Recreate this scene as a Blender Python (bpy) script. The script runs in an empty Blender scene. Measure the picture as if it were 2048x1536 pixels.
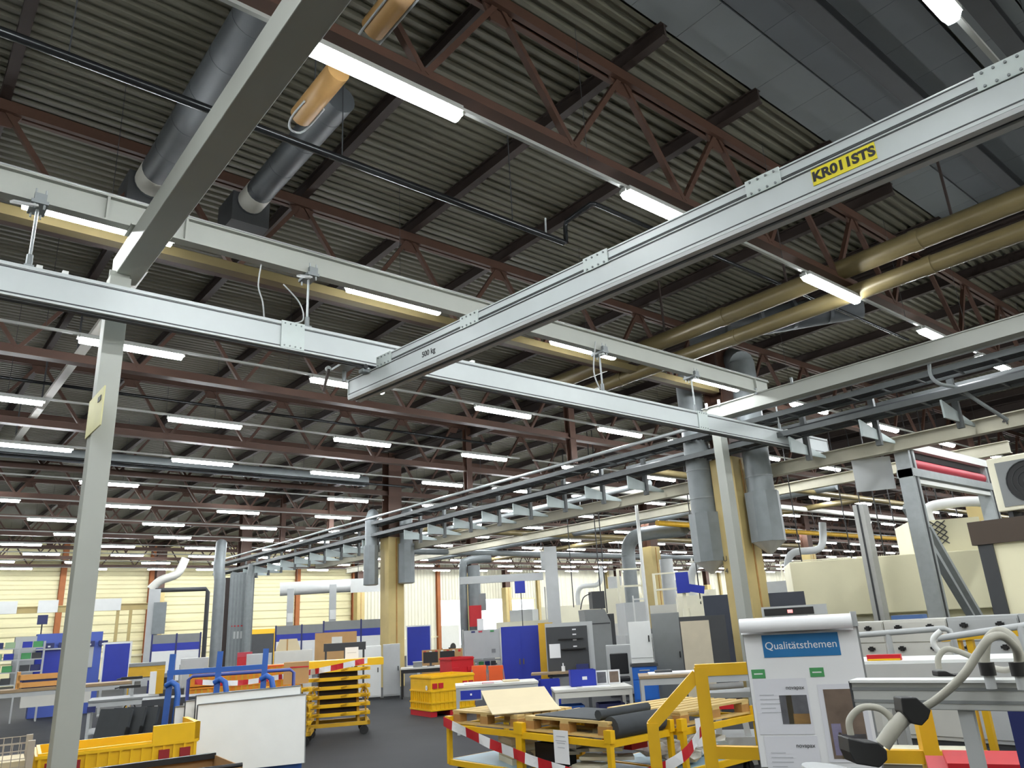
import bpy, math, random
from mathutils import Vector, Matrix
random.seed(7)
S = bpy.context.scene
COL = S.collection
PI = math.pi
R = math.radians

# ---------------------------------------------------------------- camera, sky, exposure
def _basis(yaw, pitch, roll):
    cy, sy, cp, sp = math.cos(yaw), math.sin(yaw), math.cos(pitch), math.sin(pitch)
    fw = Vector((cy*cp, sy*cp, sp)); r0 = Vector((sy, -cy, 0)); u0 = r0.cross(fw)
    r = math.cos(roll)*r0 + math.sin(roll)*u0; u = -math.sin(roll)*r0 + math.cos(roll)*u0
    return r, u, fw
cd = bpy.data.cameras.new('camera'); cam = bpy.data.objects.new('camera', cd); COL.objects.link(cam)
r_, u_, f_ = _basis(0.8639429, 0.3118457, -0.0554528)
cam.matrix_world = Matrix(((r_.x, u_.x, -f_.x, 0), (r_.y, u_.y, -f_.y, 0), (r_.z, u_.z, -f_.z, 1.65), (0, 0, 0, 1)))
cd.sensor_fit = 'HORIZONTAL'; cd.sensor_width = 36; cd.lens = 36*1505.25/2048; cd.clip_end = 400; cd.clip_start = .05
S.camera = cam
w = bpy.data.worlds.new('sky'); S.world = w; w.use_nodes = True
w.node_tree.nodes['Background'].inputs[0].default_value = (.93, .97, 1, 1)
w.node_tree.nodes['Background'].inputs[1].default_value = 2.2
S.view_settings.view_transform = 'Standard'; S.view_settings.look = 'None'
S.view_settings.gamma = 1; S.view_settings.use_curve_mapping = False
S.view_settings.exposure = 0.0
S.cycles.use_denoising = True
S.cycles.adaptive_threshold = .03
S.cycles.max_bounces = 5; S.cycles.diffuse_bounces = 3; S.cycles.glossy_bounces = 3
S.cycles.sample_clamp_indirect = 4
LAMP = 104.0

# ---------------------------------------------------------------- materials
def lin(c):
    return tuple(((v/255)/12.92 if v/255 <= .04045 else ((v/255+.055)/1.055)**2.4) for v in c)
MATS = {}
def M(name, rgb, rough=.55, metal=0, var=.10, scale=4.0, bump=0.0, bscale=40):
    if name in MATS: return MATS[name]
    m = bpy.data.materials.new(name); m.use_nodes = True; nt = m.node_tree; b = nt.nodes['Principled BSDF']
    c = lin(rgb)
    tc = nt.nodes.new('ShaderNodeTexCoord'); n = nt.nodes.new('ShaderNodeTexNoise')
    n.inputs['Scale'].default_value = scale; n.inputs['Detail'].default_value = 5
    nt.links.new(tc.outputs['Object'], n.inputs['Vector'])
    mx = nt.nodes.new('ShaderNodeMix'); mx.data_type = 'RGBA'
    mx.inputs[6].default_value = (*[max(0, v*(1-var*1.6)) for v in c], 1); mx.inputs[7].default_value = (*[min(1, v*(1+var*1.2)) for v in c], 1)
    nt.links.new(n.outputs['Fac'], mx.inputs[0]); nt.links.new(mx.outputs[2], b.inputs['Base Color'])
    b.inputs['Roughness'].default_value = rough; b.inputs['Metallic'].default_value = metal
    if bump:
        bp = nt.nodes.new('ShaderNodeBump'); n2 = nt.nodes.new('ShaderNodeTexNoise'); n2.inputs['Scale'].default_value = bscale
        nt.links.new(tc.outputs['Object'], n2.inputs['Vector']); nt.links.new(n2.outputs['Fac'], bp.inputs['Height'])
        bp.inputs['Strength'].default_value = bump; nt.links.new(bp.outputs['Normal'], b.inputs['Normal'])
    MATS[name] = m
    return m
def EM(name, rgb, strength):
    m = bpy.data.materials.new(name); m.use_nodes = True; nt = m.node_tree
    b = nt.nodes['Principled BSDF']; b.inputs['Base Color'].default_value = (.8, .8, .8, 1)
    b.inputs['Emission Color'].default_value = (*lin(rgb), 1); b.inputs['Emission Strength'].default_value = strength
    MATS[name] = m
    return m
m_led = EM('led_diffuser', (246, 250, 252), LAMP)
m_lampbody = M('lamp_body', (160, 162, 158), .4)
m_deck = M('deck_sheet_steel', (97, 95, 81), .55, .05, .14, 1.2)
m_panel = M('roof_board', (94, 99, 103), .6, 0, .08, 1.5)
m_panel2 = M('roof_board_light', (116, 121, 124), .6, 0, .08, 1.5)
m_rust = M('primer_brown', (72, 47, 35), .6, 0, .22, 2.5)
m_rustd = M('primer_dark', (48, 37, 33), .65, 0, .2, 2.5)
m_framegrey = M('frame_grey', (164, 167, 160), .5, 0, .05, 3)
m_tray = M('tray_steel', (88, 92, 93), .5, .15, .12, 6)
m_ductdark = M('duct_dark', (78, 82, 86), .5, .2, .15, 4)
m_guard = M('guard_yellow', (222, 174, 26), .45, 0, .1, 6)
m_crane = M('crane_white', (194, 201, 202), .42, 0, .03, 6)
m_cranegrey = M('crane_groove', (70, 74, 76), .6)
m_zinc = M('zinc', (172, 178, 180), .42, .25, .12, 8)
m_zincd = M('zinc_dull', (134, 140, 142), .5, .2, .15, 6)
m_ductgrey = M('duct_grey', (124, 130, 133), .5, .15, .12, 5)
m_black = M('black', (24, 24, 26), .5)
m_dark = M('dark_grey', (58, 60, 63), .55)
m_blackpipe = M('black_pipe', (44, 46, 48), .22, .6)
m_white = M('white_paint', (226, 228, 226), .5, 0, .04)
m_offwhite = M('off_white', (206, 205, 198), .55, 0, .05)
m_paper = M('paper', (232, 233, 235), .8, 0, .02)
m_lgrey = M('light_grey', (178, 181, 182), .5, 0, .06)
m_mgrey = M('mid_grey', (128, 131, 132), .5, 0, .07)
m_cream = M('cream', (236, 230, 196), .5, 0, .06, 1.5)
m_creamw = M('cream_white', (232, 228, 205), .5, 0, .05, 1.5)
m_wallyel = M('wall_yellow', (238, 230, 184), .5, 0, .06, .8)
m_colyel = M('column_ochre', (192, 172, 116), .55, 0, .14, 2)
m_yel = M('safety_yellow', (236, 186, 20), .42, 0, .08, 6)
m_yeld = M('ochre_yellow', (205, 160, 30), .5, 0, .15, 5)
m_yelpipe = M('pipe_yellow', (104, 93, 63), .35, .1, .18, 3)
m_tan = M('tan_tube', (176, 138, 86), .45, 0, .12, 4)
m_red = M('red', (190, 26, 38), .45, 0, .1, 6)
m_pinkred = M('faded_red', (186, 62, 76), .5, 0, .08, 5)
m_orange = M('orange', (232, 96, 40), .45)
m_blue = M('cart_blue', (38, 88, 168), .42, 0, .1, 5)
m_dblue = M('deep_blue', (28, 48, 160), .45, 0, .1, 4)
m_navy = M('navy', (34, 42, 96), .5, 0, .1, 4)
m_mblue = M('tool_blue', (30, 100, 190), .4, 0, .06, 5)
m_skyblue = M('sheet_blue', (166, 196, 214), .5)
m_wood = M('pallet_wood', (206, 178, 116), .7, 0, .16, 7)
m_woodd = M('block_wood', (176, 132, 74), .75, 0, .2, 8)
m_card = M('cardboard', (178, 140, 94), .8, 0, .08, 5)
m_cardl = M('board_beige', (208, 194, 160), .8, 0, .04, 4)
m_ply = M('bench_top', (150, 128, 98), .6, 0, .12, 5)
m_foam = M('foam_dark', (62, 66, 70), .85, 0, .12, 10)
m_glass = M('dark_glass', (26, 30, 36), .15)
m_hose = M('hose_grey', (172, 170, 158), .55, 0, .08, 20)
m_alu = M('aluminium', (192, 194, 192), .4, .25, .06, 10)
m_green = M('tag_green', (74, 150, 92), .6)
m_postblue = M('print_blue', (30, 110, 168), .6)
m_photo1 = M('print_brown', (112, 96, 84), .6, 0, .35, 9)
m_photo2 = M('print_grey', (92, 92, 98), .6, 0, .35, 12)
m_inkgrey = M('ink_grey', (184, 186, 192), .7)
m_signyel = M('sign_yellow', (228, 214, 40), .5, 0, .03)
m_brownpost = M('wall_post', (170, 100, 50), .6, 0, .15, 3)
def floor_mat():
    m = M('floor_asphalt', (54, 55, 58), .7, 0, .16, .9, .05, 60)
    m.node_tree.nodes['Principled BSDF'].inputs['Specular IOR Level'].default_value = .15
    return m
m_floor = floor_mat()

# ---------------------------------------------------------------- mesh helpers
class MB:
    def __init__(s): s.v = []; s.f = []; s.sm = []; s.mi = []
    def add(s, vs, fs, smooth=False, mi=0):
        o = len(s.v); s.v += [tuple(v) for v in vs]
        for f in fs: s.f.append(tuple(o+i for i in f)); s.sm.append(smooth); s.mi.append(mi)
        return s
    def bx(s, x0, x1, y0, y1, z0, z1, mi=0):
        v = [(x0,y0,z0),(x1,y0,z0),(x1,y1,z0),(x0,y1,z0),(x0,y0,z1),(x1,y0,z1),(x1,y1,z1),(x0,y1,z1)]
        return s.add(v, [(0,3,2,1),(4,5,6,7),(0,1,5,4),(1,2,6,5),(2,3,7,6),(3,0,4,7)], False, mi)
    def bar(s, a, b, w, h=None, up=(0,0,1), mi=0):
        h = h or w; a = Vector(a); b = Vector(b); d = (b-a).normalized(); up = Vector(up)
        if abs(d.dot(up)) > .98: up = Vector((0,1,0)) if abs(d.y) < .9 else Vector((1,0,0))
        x = d.cross(up).normalized()*w/2; y = x.cross(d).normalized()*h/2
        v = [p+q for p in (a, b) for q in (-x-y, x-y, x+y, -x+y)]
        return s.add(v, [(0,1,2,3),(7,6,5,4),(0,4,5,1),(1,5,6,2),(2,6,7,3),(3,7,4,0)], False, mi)
    def cyl(s, a, b, r, n=12, r2=None, mi=0, caps=True):
        r2 = r if r2 is None else r2; a = Vector(a); b = Vector(b); d = (b-a).normalized()
        t = Vector((0,0,1)) if abs(d.z) < .9 else Vector((1,0,0))
        x = d.cross(t).normalized(); y = d.cross(x)
        v = []
        for p, rr in ((a, r), (b, r2)):
            for i in range(n): t_ = 2*PI*i/n; v.append(p+(x*math.cos(t_)+y*math.sin(t_))*rr)
        s.add(v, [(i, (i+1) % n, n+(i+1) % n, n+i) for i in range(n)], n > 8, mi)
        if caps: s.add(v, [tuple(range(n-1, -1, -1)), tuple(range(n, 2*n))], False, mi)
        return s
    def tube(s, path, r, n=8, mi=0, sub=0):
        P = [Vector(p) for p in path]
        if sub:
            Q = []
            for i in range(len(P)-1):
                p0 = P[max(i-1, 0)]; p1 = P[i]; p2 = P[i+1]; p3 = P[min(i+2, len(P)-1)]
                for k in range(sub):
                    t = k/sub
                    Q.append(.5*((2*p1)+(p2-p0)*t+(2*p0-5*p1+4*p2-p3)*t*t+(3*p1-p0-3*p2+p3)*t**3))
            Q.append(P[-1]); P = Q
        v = []; x = None
        for i, p in enumerate(P):
            d = (P[min(i+1, len(P)-1)]-P[max(i-1, 0)]).normalized()
            if x is None: x = d.cross(Vector((0,0,1)) if abs(d.z) < .9 else Vector((1,0,0))).normalized()
            x = (x-d*x.dot(d)).normalized(); y = d.cross(x)
            for k in range(n): t = 2*PI*k/n; v.append(p+(x*math.cos(t)+y*math.sin(t))*r)
        fs = [(i*n+k, i*n+(k+1) % n, (i+1)*n+(k+1) % n, (i+1)*n+k) for i in range(len(P)-1) for k in range(n)]
        s.add(v, fs, True, mi); L = len(P)-1
        return s.add(v, [tuple(range(n-1, -1, -1)), tuple(range(L*n, L*n+n))], False, mi)
    def ibeam(s, a, b, w, h, tf, tw, up=(0,0,1)):
        a = Vector(a); b = Vector(b); up = Vector(up); o = up*(h/2-tf/2)
        s.bar(a+o, b+o, w, tf, up); s.bar(a-o, b-o, w, tf, up); s.bar(a, b, tw, h-2*tf, up)
        return s
    def prism(s, pts, y0, y1, mi=0):
        n = len(pts); v = [(x, y0, z) for x, z in pts]+[(x, y1, z) for x, z in pts]
        return s.add(v, [tuple(range(n)), tuple(range(2*n-1, n-1, -1))]+[(i, n+i, n+(i+1) % n, (i+1) % n) for i in range(n)], False, mi)
    def quad(s, a, b, c, d, mi=0): return s.add([a, b, c, d], [(0, 1, 2, 3)], False, mi)
    def mesh(s, name, mats):
        me = bpy.data.meshes.new(name); me.from_pydata(s.v, [], s.f)
        mats = mats if isinstance(mats, (list, tuple)) else [mats]
        for m in mats: me.materials.append(m)
        for p, sm, mi in zip(me.polygons, s.sm, s.mi): p.use_smooth = sm; p.material_index = mi
        me.update()
        return me
    def build(s, name, mats, parent=None, loc=None, rz=0, bevel=0):
        return put(name, s.mesh(name, mats), parent, loc, rz, bevel)
def put(name, me, parent=None, loc=None, rz=0, bevel=0, rot=None):
    o = bpy.data.objects.new(name, me); COL.objects.link(o)
    if parent is not None: o.parent = parent
    if loc is not None: o.location = loc
    if rz: o.rotation_euler.z = rz
    if rot is not None: o.rotation_euler = rot
    if bevel:
        b = o.modifiers.new('edge', 'BEVEL'); b.width = bevel; b.segments = 2; b.limit_method = 'ANGLE'
    return o
def tag(o, label=None, cat=None, group=None, kind=None):
    if label: o['label'] = label
    if cat: o['category'] = cat
    if group: o['group'] = group
    if kind: o['kind'] = kind
    return o
def thing(name, label, cat, loc=(0,0,0), rz=0, group=None):
    o = bpy.data.objects.new(name, None); COL.objects.link(o); o.empty_display_size = .1
    o.location = loc; o.rotation_euler.z = rz
    return tag(o, label, cat, group)
def dup(root, loc, rz=None, label=None):
    r = root.copy(); COL.objects.link(r); r.location = loc
    if rz is not None: r.rotation_euler.z = rz
    if label: r['label'] = label
    for ch in list(root.children):
        c = ch.copy(); COL.objects.link(c); c.parent = r
        for g in list(ch.children):
            d = g.copy(); COL.objects.link(d); d.parent = c
    return r
def text(body, size, mat, parent, mw, name='lettering', align='CENTER', extrude=.001, bold=0):
    cu = bpy.data.curves.new(name, 'FONT'); cu.body = body; cu.size = size; cu.align_x = align; cu.align_y = 'CENTER'
    cu.extrude = extrude; cu.offset = bold; cu.materials.append(mat)
    tmp = bpy.data.objects.new('lettering_curve', cu); COL.objects.link(tmp)
    dg_ = bpy.context.evaluated_depsgraph_get(); me = bpy.data.meshes.new_from_object(tmp.evaluated_get(dg_)); bpy.data.objects.remove(tmp)
    o = bpy.data.objects.new(name, me); COL.objects.link(o); o.parent = parent; o.matrix_local = mw
    return o
def frame(o, right, up):
    o = Vector(o); r = Vector(right).normalized(); u = Vector(up).normalized(); n = r.cross(u)
    return Matrix(((r.x, u.x, n.x, o.x), (r.y, u.y, n.y, o.y), (r.z, u.z, n.z, o.z), (0, 0, 0, 1)))
ORD = ['first','second','third','fourth','fifth','sixth','seventh','eighth','ninth','tenth','eleventh','twelfth','thirteenth','fourteenth','fifteenth','sixteenth','seventeenth','eighteenth','nineteenth','twentieth'] + ['twenty-'+o for o in ('first','second','third','fourth','fifth','sixth','seventh','eighth','ninth')]
_cp = cam.matrix_world.inverted()
def inview(x, y, z, mx=120):
    p = _cp @ Vector((x, y, z))
    if p.z > -.3: return False
    u = 1024+1505.25*p.x/-p.z; v = 768-1505.25*p.y/-p.z
    return -mx < u < 2048+mx and -mx < v < 1536+mx
# ---------------------------------------------------------------- building shell
XB = 13.7; TY = 4.57; X0, X1, Y0, Y1 = -13.7, 95.9, -9.14, 52.0
fl = MB().bx(X0, X1, Y0, Y1, -.2, 0).build('floor', m_floor); tag(fl, 'dark grey asphalt factory floor', kind='structure')
ce = MB().bx(X0, X1, Y0, Y1+.3, 8.06, 8.2).build('ceiling', m_deck); tag(ce, 'corrugated steel factory roof on brown purlins', kind='structure')
gr = MB().bx(20, 70, Y1+.25, 75, -.25, -.05).build('ground', M('yard', (170, 168, 160), .8)); tag(gr, 'pale yard outside the open doors', kind='structure')
def corr(length, width, pitch, depth):                         # ribs along x, profile along y
    m = MB(); n = int(round(width/pitch)); p = width/n; pts = []
    for i in range(n):
        y = i*p; pts += [(y, 0), (y+p*.38, 0), (y+p*.5, depth), (y+p*.88, depth)]
    pts.append((width, 0))
    v = [(0, y, z) for y, z in pts]+[(length, y, z) for y, z in pts]; k = len(pts)
    return m.add(v, [(i, k+i, k+i+1, i+1) for i in range(k-1)])
deck_me = corr(XB, TY, .152, .045).mesh('deck_sheet', m_deck)
for bx in range(-1, 7):
    for k in range(-2, 12):
        y = .03+TY*k
        if bx in (0,) and k <= 0: continue
        put('deck_sheet', deck_me, ce, (bx*XB, y, 7.94))
strip_me = corr(XB, .62, .152, .045).mesh('deck_sheet', m_deck)
put('deck_sheet', strip_me, ce, (0, 3.98, 7.94))
# smooth insulating boards in the roof strip above the camera, each board its own piece
pa = MB().bx(0, .76, 0, 1.3, 0, .03).mesh('roof_board', m_panel); pb = MB().bx(0, .76, 0, .62, 0, .035).mesh('roof_board', m_panel2)
for i in range(18):
    x = i*.765
    for j in range(-4, 3):
        y = 3.97-.02-(j+4)*1.98
        put('roof_board', pb, ce, (x, y-.62, 7.93)); put('roof_board', pa, ce, (x, y-.64-1.3, 7.935))
pur = MB().ibeam((0, 0, 0), (0, Y1-Y0, 0), .11, .2, .018, .03).mesh('purlin', m_rustd)
for bx in range(0, 7):
    for i in range(8):
        x = bx*XB+.35+1.83*i
        if bx == 0 and 3 <= i:
            o = MB().ibeam((0, 3.9-Y0, 0), (0, Y1-Y0, 0), .11, .2, .018, .03).build('purlin', m_rustd, ce, (x, Y0, 7.84))
        else: put('purlin', pur, ce, (x, Y0, 7.84))
# dark beams carrying the boards
for y in (2.72, 1.58, .2):
    MB().ibeam((0, y, 7.84), (XB, y, 7.84), .2, .2, .02, .05).build('board_beam', m_dark, ce)
# trusses along X
NODES = [.35+1.83*i for i in range(8)]
def truss_parts(single):
    up = MB(); up.bar((0, -.05, 7.66), (XB, -.05, 7.66), .06, .14); up.bar((0, .05, 7.66), (XB, .05, 7.66), .06, .14)
    lo = MB(); lo.bar((0, 0, 6.26), (XB, 0, 6.26), .2, .03); lo.bar((0, 0, 6.34), (XB, 0, 6.34), .06, .14)
    dg = []; gs = []
    for i, x in enumerate(NODES):
        gs.append(MB().prism([(x-.2, 7.62), (x+.2, 7.62), (x+.1, 7.42), (x-.1, 7.42)], -.014, .014))
        if i < 7: dg.append(MB().bar((x+.04, 0, 7.62), (x+.9, 0, 6.36), .07, .06))
        if i > 0: dg.append(MB().bar((x-.04, 0, 7.62), (x-.9, 0, 6.36), .07, .06))
    return up, lo, dg, gs
up, lo, dg, gs = truss_parts(False)
_u, _l = up.mesh('upper_chord', m_rust), lo.mesh('lower_chord', m_rust)
_d = [d.mesh('diagonal', m_rust) for d in dg]; _g = [g.mesh('gusset', m_rust) for g in gs]
one = MB()
for q in [up, lo]+dg+gs: one.add(q.v, q.f)
one_me = one.mesh('roof_truss', m_rust)
for bx in range(0, 7):
    for k in range(1, 12):
        y = .03+TY*k
        if y > 51: continue
        where = ('over the crane bay' if bx == 0 else 'over the bay beyond the ladders' if bx == 1 else f'over the far {ORD[bx]} bay')
        lb = f'brown steel roof truss {where}, {ORD[k-1]} truss back'
        if bx < 2:
            t = thing('roof_truss', lb, 'roof truss', (bx*XB, y, 0), 0, 'brown roof trusses')
            put('upper_chord', _u, t); put('lower_chord', _l, t)
            for d in _d: put('diagonal', d, t)
            for g in _g: put('gusset', g, t)
        else:
            t = put('roof_truss', one_me, None, (bx*XB, y, 0)); tag(t, lb, 'roof truss', 'brown roof trusses')
# columns: brown steel above, ochre clad below
def column(x, y, clad=True, grey=False, lab=''):
    t = thing('column', lab, 'column', (x, y, 0)); t['kind'] = 'structure'
    s = MB(); s.ibeam((0, 0, 4.6 if clad else 0), (0, 0, 7.75), .5, .48, .03, .03, (0, 1, 0)); s.build('steel_shaft', m_rust, t)
    if clad:
        c = MB(); c.bx(-.3, .3, -.28, .28, 0, 4.8); c.build('cladding', m_lgrey if grey else m_colyel, t, bevel=.01)
        MB().bx(-.02, .02, -.295, -.28, .05, 4.75).build('cladding_seam', m_woodd, t)
    return t
for i, x in enumerate((13.75, 27.4, 41.1, 54.8, 68.5)):
    for j, y in enumerate((9.13, 22.95, 36.6, 50.3)):
        column(x, y, True, (x, y) == (13.75, 36.6), f'ochre building column, {ORD[i]} line from the crane, {ORD[j]} row back')
        MB().ibeam((x, y-XB if j else Y0, 7.5), (x, y, 7.5), .24, .3, .03, .03).build('beam', m_rustd)
# bracing posts at the truss ends on the first column line
for k in (3, 4, 6, 7):
    y = .03+TY*k
    o = MB().ibeam((13.66, y, 5.6), (13.66, y, 7.75), .2, .2, .02, .02, (0, 1, 0)).build('hanger_column', m_rust); tag(o, kind='structure')
# walls
def wall_ribbed(name, a, b, z0, z1, mat, horiz=True, parent=None, depth=.06, pitch=.5):
    L = b-a
    if horiz:
        m = corr(L, z1-z0, pitch, depth); m.v = [(x+a, Y1-z_-.001, y_+z0) for x, y_, z_ in m.v]
    else:
        m = corr(z1-z0, L, pitch, depth); m.v = [(y_+a, Y1-z_-.001, x+z0) for x, y_, z_ in m.v]
    return m.build(name, mat, parent)
wb = MB()
for a, b, z0, z1 in ((X0, 35.4, 0, 8.06), (35.4, 42.35, 4.0, 8.06), (42.35, 42.9, 0, 8.06), (42.9, 45.7, 3.9, 8.06), (45.7, X1, 0, 8.06)):
    wb.bx(a, b, Y1, Y1+.2, z0, z1)
wb = wb.build('wall_back', m_wallyel); tag(wb, 'pale yellow ribbed wall behind the workshop', kind='structure')
wall_ribbed('cladding_sheet', X0, 28.0, 1.3, 8.0, m_wallyel, True, wb)
wall_ribbed('cladding_sheet', 28.0, 35.4, 0, 8.0, m_creamw, False, wb, .05, .3)
wall_ribbed('cladding_sheet', 35.4, 45.7, 4.0, 8.0, m_creamw, False, wb, .05, .3)
wall_ribbed('cladding_sheet', 45.7, X1, 0, 8.0, m_creamw, False, wb, .05, .6)
MB().bx(X0, 35.3, Y1-.1, Y1, 1.18, 1.3).build('wall_rail', m_cream, wb)
for x in (8.8, 13.7, 23.4, 27.8, 35.3, 42.6, 46.0, 55, 64, 73, 82):
    MB().ibeam((x, Y1-.16, 0), (x, Y1-.16, 7.9), .3, .24, .03, .03, (0, 1, 0)).build('wall_post', m_brownpost if x < 40 else m_colyel, wb)
for n, (a, b, c, d) in {'wall_right': (X1, X1+.2, Y0, Y1), 'wall_left': (X0-.2, X0, Y0, Y1), 'wall_front': (X0, X1, Y0-.2, Y0)}.items():
    o = MB().bx(a, b, c, d, 0, 8.06).build(n, m_creamw); tag(o, kind='structure')
# dark doorway with yellow surround in the back wall
d1 = thing('door_1', 'dark open doorway with a bright yellow surround in the back wall', 'door', (21.0, Y1-.12, 0)); d1['kind'] = 'structure'
MB().bx(-.8, .8, -.06, 0, 0, 2.1).build('doorway_shade', m_dark, d1)  # dark sheet stands in for the shade inside the open doorway
MB().bx(-1.0, -.8, -.1, 0, 0, 2.2).build('door_jamb', m_yel, d1); MB().bx(.8, 1.0, -.1, 0, 0, 2.2).build('door_jamb', m_yel, d1)
MB().bx(-1.6, 1.6, -.1, 0, 2.1, 2.4).build('door_head', m_yel, d1)
MB().bx(-1.55, -1.0, -.07, 0, 0, 2.1).build('door_panel', m_white, d1); MB().bx(1.0, 1.55, -.07, 0, 0, 2.1).build('door_panel', m_white, d1)

# ---------------------------------------------------------------- lamps
LROWS = [(-6.5, .4), (-2.6, 1.9), (1.3, .75), (4.52, 1.95), (8.2, .6), (11.87, 1.83), (15.55, .5), (19.2, 1.65), (22.9, .35), (26.55, 1.65), (30.2, .2), (33.85, 1.6), (37.5, .3), (41.1, 1.6), (44.8, .3), (48.5, 1.6)]
hm = MB(); hm.bx(0, 1.46, -.076, .076, 0, .05); hm.bx(-.03, 0, -.03, .03, -.01, .04); hm.bx(1.46, 1.49, -.03, .03, -.01, .04)
house_me = hm.mesh('housing', m_lampbody)
dm = MB(); n = 8
n = 4; prof = [(-.07, 0), (-.042, -.062), (0, -.07), (.042, -.062), (.07, 0)]
v = [(.01, y, z) for y, z in prof]+[(1.45, y, z) for y, z in prof]
dm.add(v, [(i, i+1, n+2+i, n+1+i) for i in range(n)], True); dm.add(v, [tuple(range(n+1)), tuple(range(2*n+1, n, -1))])
diff_me = dm.mesh('diffuser', m_led)
wire_me = MB().cyl((0, 0, 0), (0, 0, 1.825), .004, 4).mesh('suspension_wire', m_dark)
for ri, (y, off) in enumerate(LROWS):
    for bx in range(-1, 7):
        xs = [bx*XB+(off+3.65*i if bx == 0 else 1.3+(off-.3)*.25+3.62*i) for i in range(4)]
        vis = [x for x in xs if inview(x+.7, y, 6, 260) and x < X1-2]
        if bx == 0 and ri < 5: vis = xs[:4]
        elif bx == -1: vis = [xs[1], xs[3]] if ri < 6 else []
        elif bx == 1 and ri < 4: vis = xs[::2] if not vis else vis
        for x in vis:
            ii = xs.index(x)
            place = 'over the crane bay' if bx == 0 else 'beyond the cable ladders' if bx == 1 else 'over the camera' if bx < 0 else None
            lb = (f'glowing LED tube lamp {place}, {ORD[ri]} lamp row, {ORD[ii]} along it' if place else f'small distant LED tube lamp over the {ORD[bx]} bay, {ORD[ri]} lamp row, {ORD[ii]} along')
            t = thing('tube_lamp', lb, 'lamp', (x, y, 6.02), 0, 'ceiling tube lamps' if place else 'distant tube lamps')
            put('housing', house_me, t); put('diffuser', diff_me, t)
    for bx in range(-1, 7):
        if bx == -1 and ri > 5: continue
        o = MB().bx(bx*XB+.2, bx*XB+13.4, y-.02, y+.02, 6.068, 6.105).build('lighting_track', m_lampbody)
        tag(o, f'white lighting track carrying the {ORD[ri]} lamp row across the {ORD[bx] if bx >= 0 else "camera"} bay', 'track', 'lighting tracks')
        for i in (range(4) if bx in (0, 1) else (0, 3)): put('suspension_wire', wire_me, o, (bx*XB+1.4+3.66*i, y, 6.1))
# ---------------------------------------------------------------- crane portal frame
t = thing('crane_support_post', 'tall grey steel crane post standing by the blue cabinets', 'post', (1.53, 8.02, 0))
MB().ibeam((0, 0, 0), (0, 0, 5.32), .2, .2, .014, .2).build('shaft', m_framegrey, t, bevel=.006)
MB().bx(-.2, .2, -.2, .2, 0, .025).build('base_plate', m_framegrey, t)
p = MB().bx(-.112, -.1, -.5, .12, 3.62, 4.0).build('sign_plate', M('plate_cream', (206, 202, 150), .5), t); tag(p, 'pale yellow sign plate')
MB().bx(-.118, -.112, -.42, -.3, 3.88, 3.93).build('sign_clip', m_dark, p)
t = thing('crane_support_post', 'grey steel crane post in front of the ochre column', 'post', (12.58, 8.48, 0))
MB().ibeam((0, 0, 0), (0, 0, 5.32), .22, .22, .014, .22).build('shaft', m_framegrey, t, bevel=.006)
MB().bx(-.2, .2, -.2, .2, 0, .025).build('base_plate', m_framegrey, t)
t = thing('cross_girder', 'wide grey crane girder running overhead from the post by the cabinets', 'girder', (1.62, 0, 5.52))
MB().bx(-.125, .125, -4, 8.25, -.13, .13).build('box_section', m_framegrey, t, bevel=.008)
for y in (7.52,): MB().bx(-.16, .16, y-.14, y+.14, .13, .15).build('seat_plate', m_framegrey, t)
t = thing('cross_girder', 'grey crane girder in front of the cable ladders', 'girder', (12.6, 0, 5.515))
MB().ibeam((0, -4, 0), (0, 8.75, 0), .24, .27, .02, .18).build('section', m_framegrey, t)
for y in (6.7, 7.45, 8.3, 8.6): MB().bx(-.14, -.1, y, y+.04, .1, .22).build('clamp', m_zinc, t)
t = thing('runway_girder', 'long grey girder the crane rail hangs from', 'girder', (0, 7.5, 5.8))
MB().ibeam((-3, 0, 0), (12.95, 0, 0), .12, .28, .018, .014).build('section', m_framegrey, t)
for x in (1.25, 2.0, 12.5): MB().bx(x-.012, x+.012, -.055, .055, -.125, .125).build('stiffener', m_framegrey, t)
MB().tube([(0.0, -.065, .148), (12.9, -.065, .148)], .008, 5).build('cable', m_lgrey, t)
# rail
RX0, RX1 = -3, 14.85
t = thing('crane_rail', 'white crane rail hanging under the long grey girder', 'rail', (0, 7.46, 4.68))
b = MB(); b.bx(RX0, RX1, .0, .12, 0, .32); b.build('rail_profile', m_crane, t, bevel=.004)
b = MB(); b.bx(RX0, RX1, -.012, 0, .285, .32); b.bx(RX0, RX1, -.014, 0, 0, .018); b.build('edge_bead', m_crane, t)
b = MB(); b.bx(RX0, RX1, -.004, 0, .268, .278); b.bx(RX0, RX1, -.004, 0, .028, .04); b.build('groove_shade', m_dark, t)  # dark strips on the face paint the shade of the rail grooves
b = MB(); b.bx(RX0, RX1, .03, .09, -.02, 0); b.build('running_slot', m_dark, t)
b = MB(); b.bx(RX1, RX1+.012, -.01, .13, 0, .33); b.build('end_plate', m_lgrey, t)
for x in (3.07, 10.5):
    j = MB().bx(x, x+.27, -.02, -.004, .015, .33).build('splice_plate', M('splice', (196, 206, 204), .4), t)
    bo = MB()
    for i in range(4):
        for z in (.04, .3): bo.cyl((x+.04+i*.063, -.028, z), (x+.04+i*.063, -.018, z), .009, 6)
    tag(bo.build('bolts', m_zincd, j), kind='stuff')
MB().tube([(2.9, .06, .34), (2.85, .0, .5), (2.8, .02, .7), (2.85, .08, 1.05)], .008, 5, sub=5).build('cable', m_lgrey, t)
MB().tube([(8.1, -.02, .33), (8.0, -.02, .6), (8.1, -.02, 1.1)], .012, 5, sub=4).build('cable', m_lgrey, t)
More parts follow.
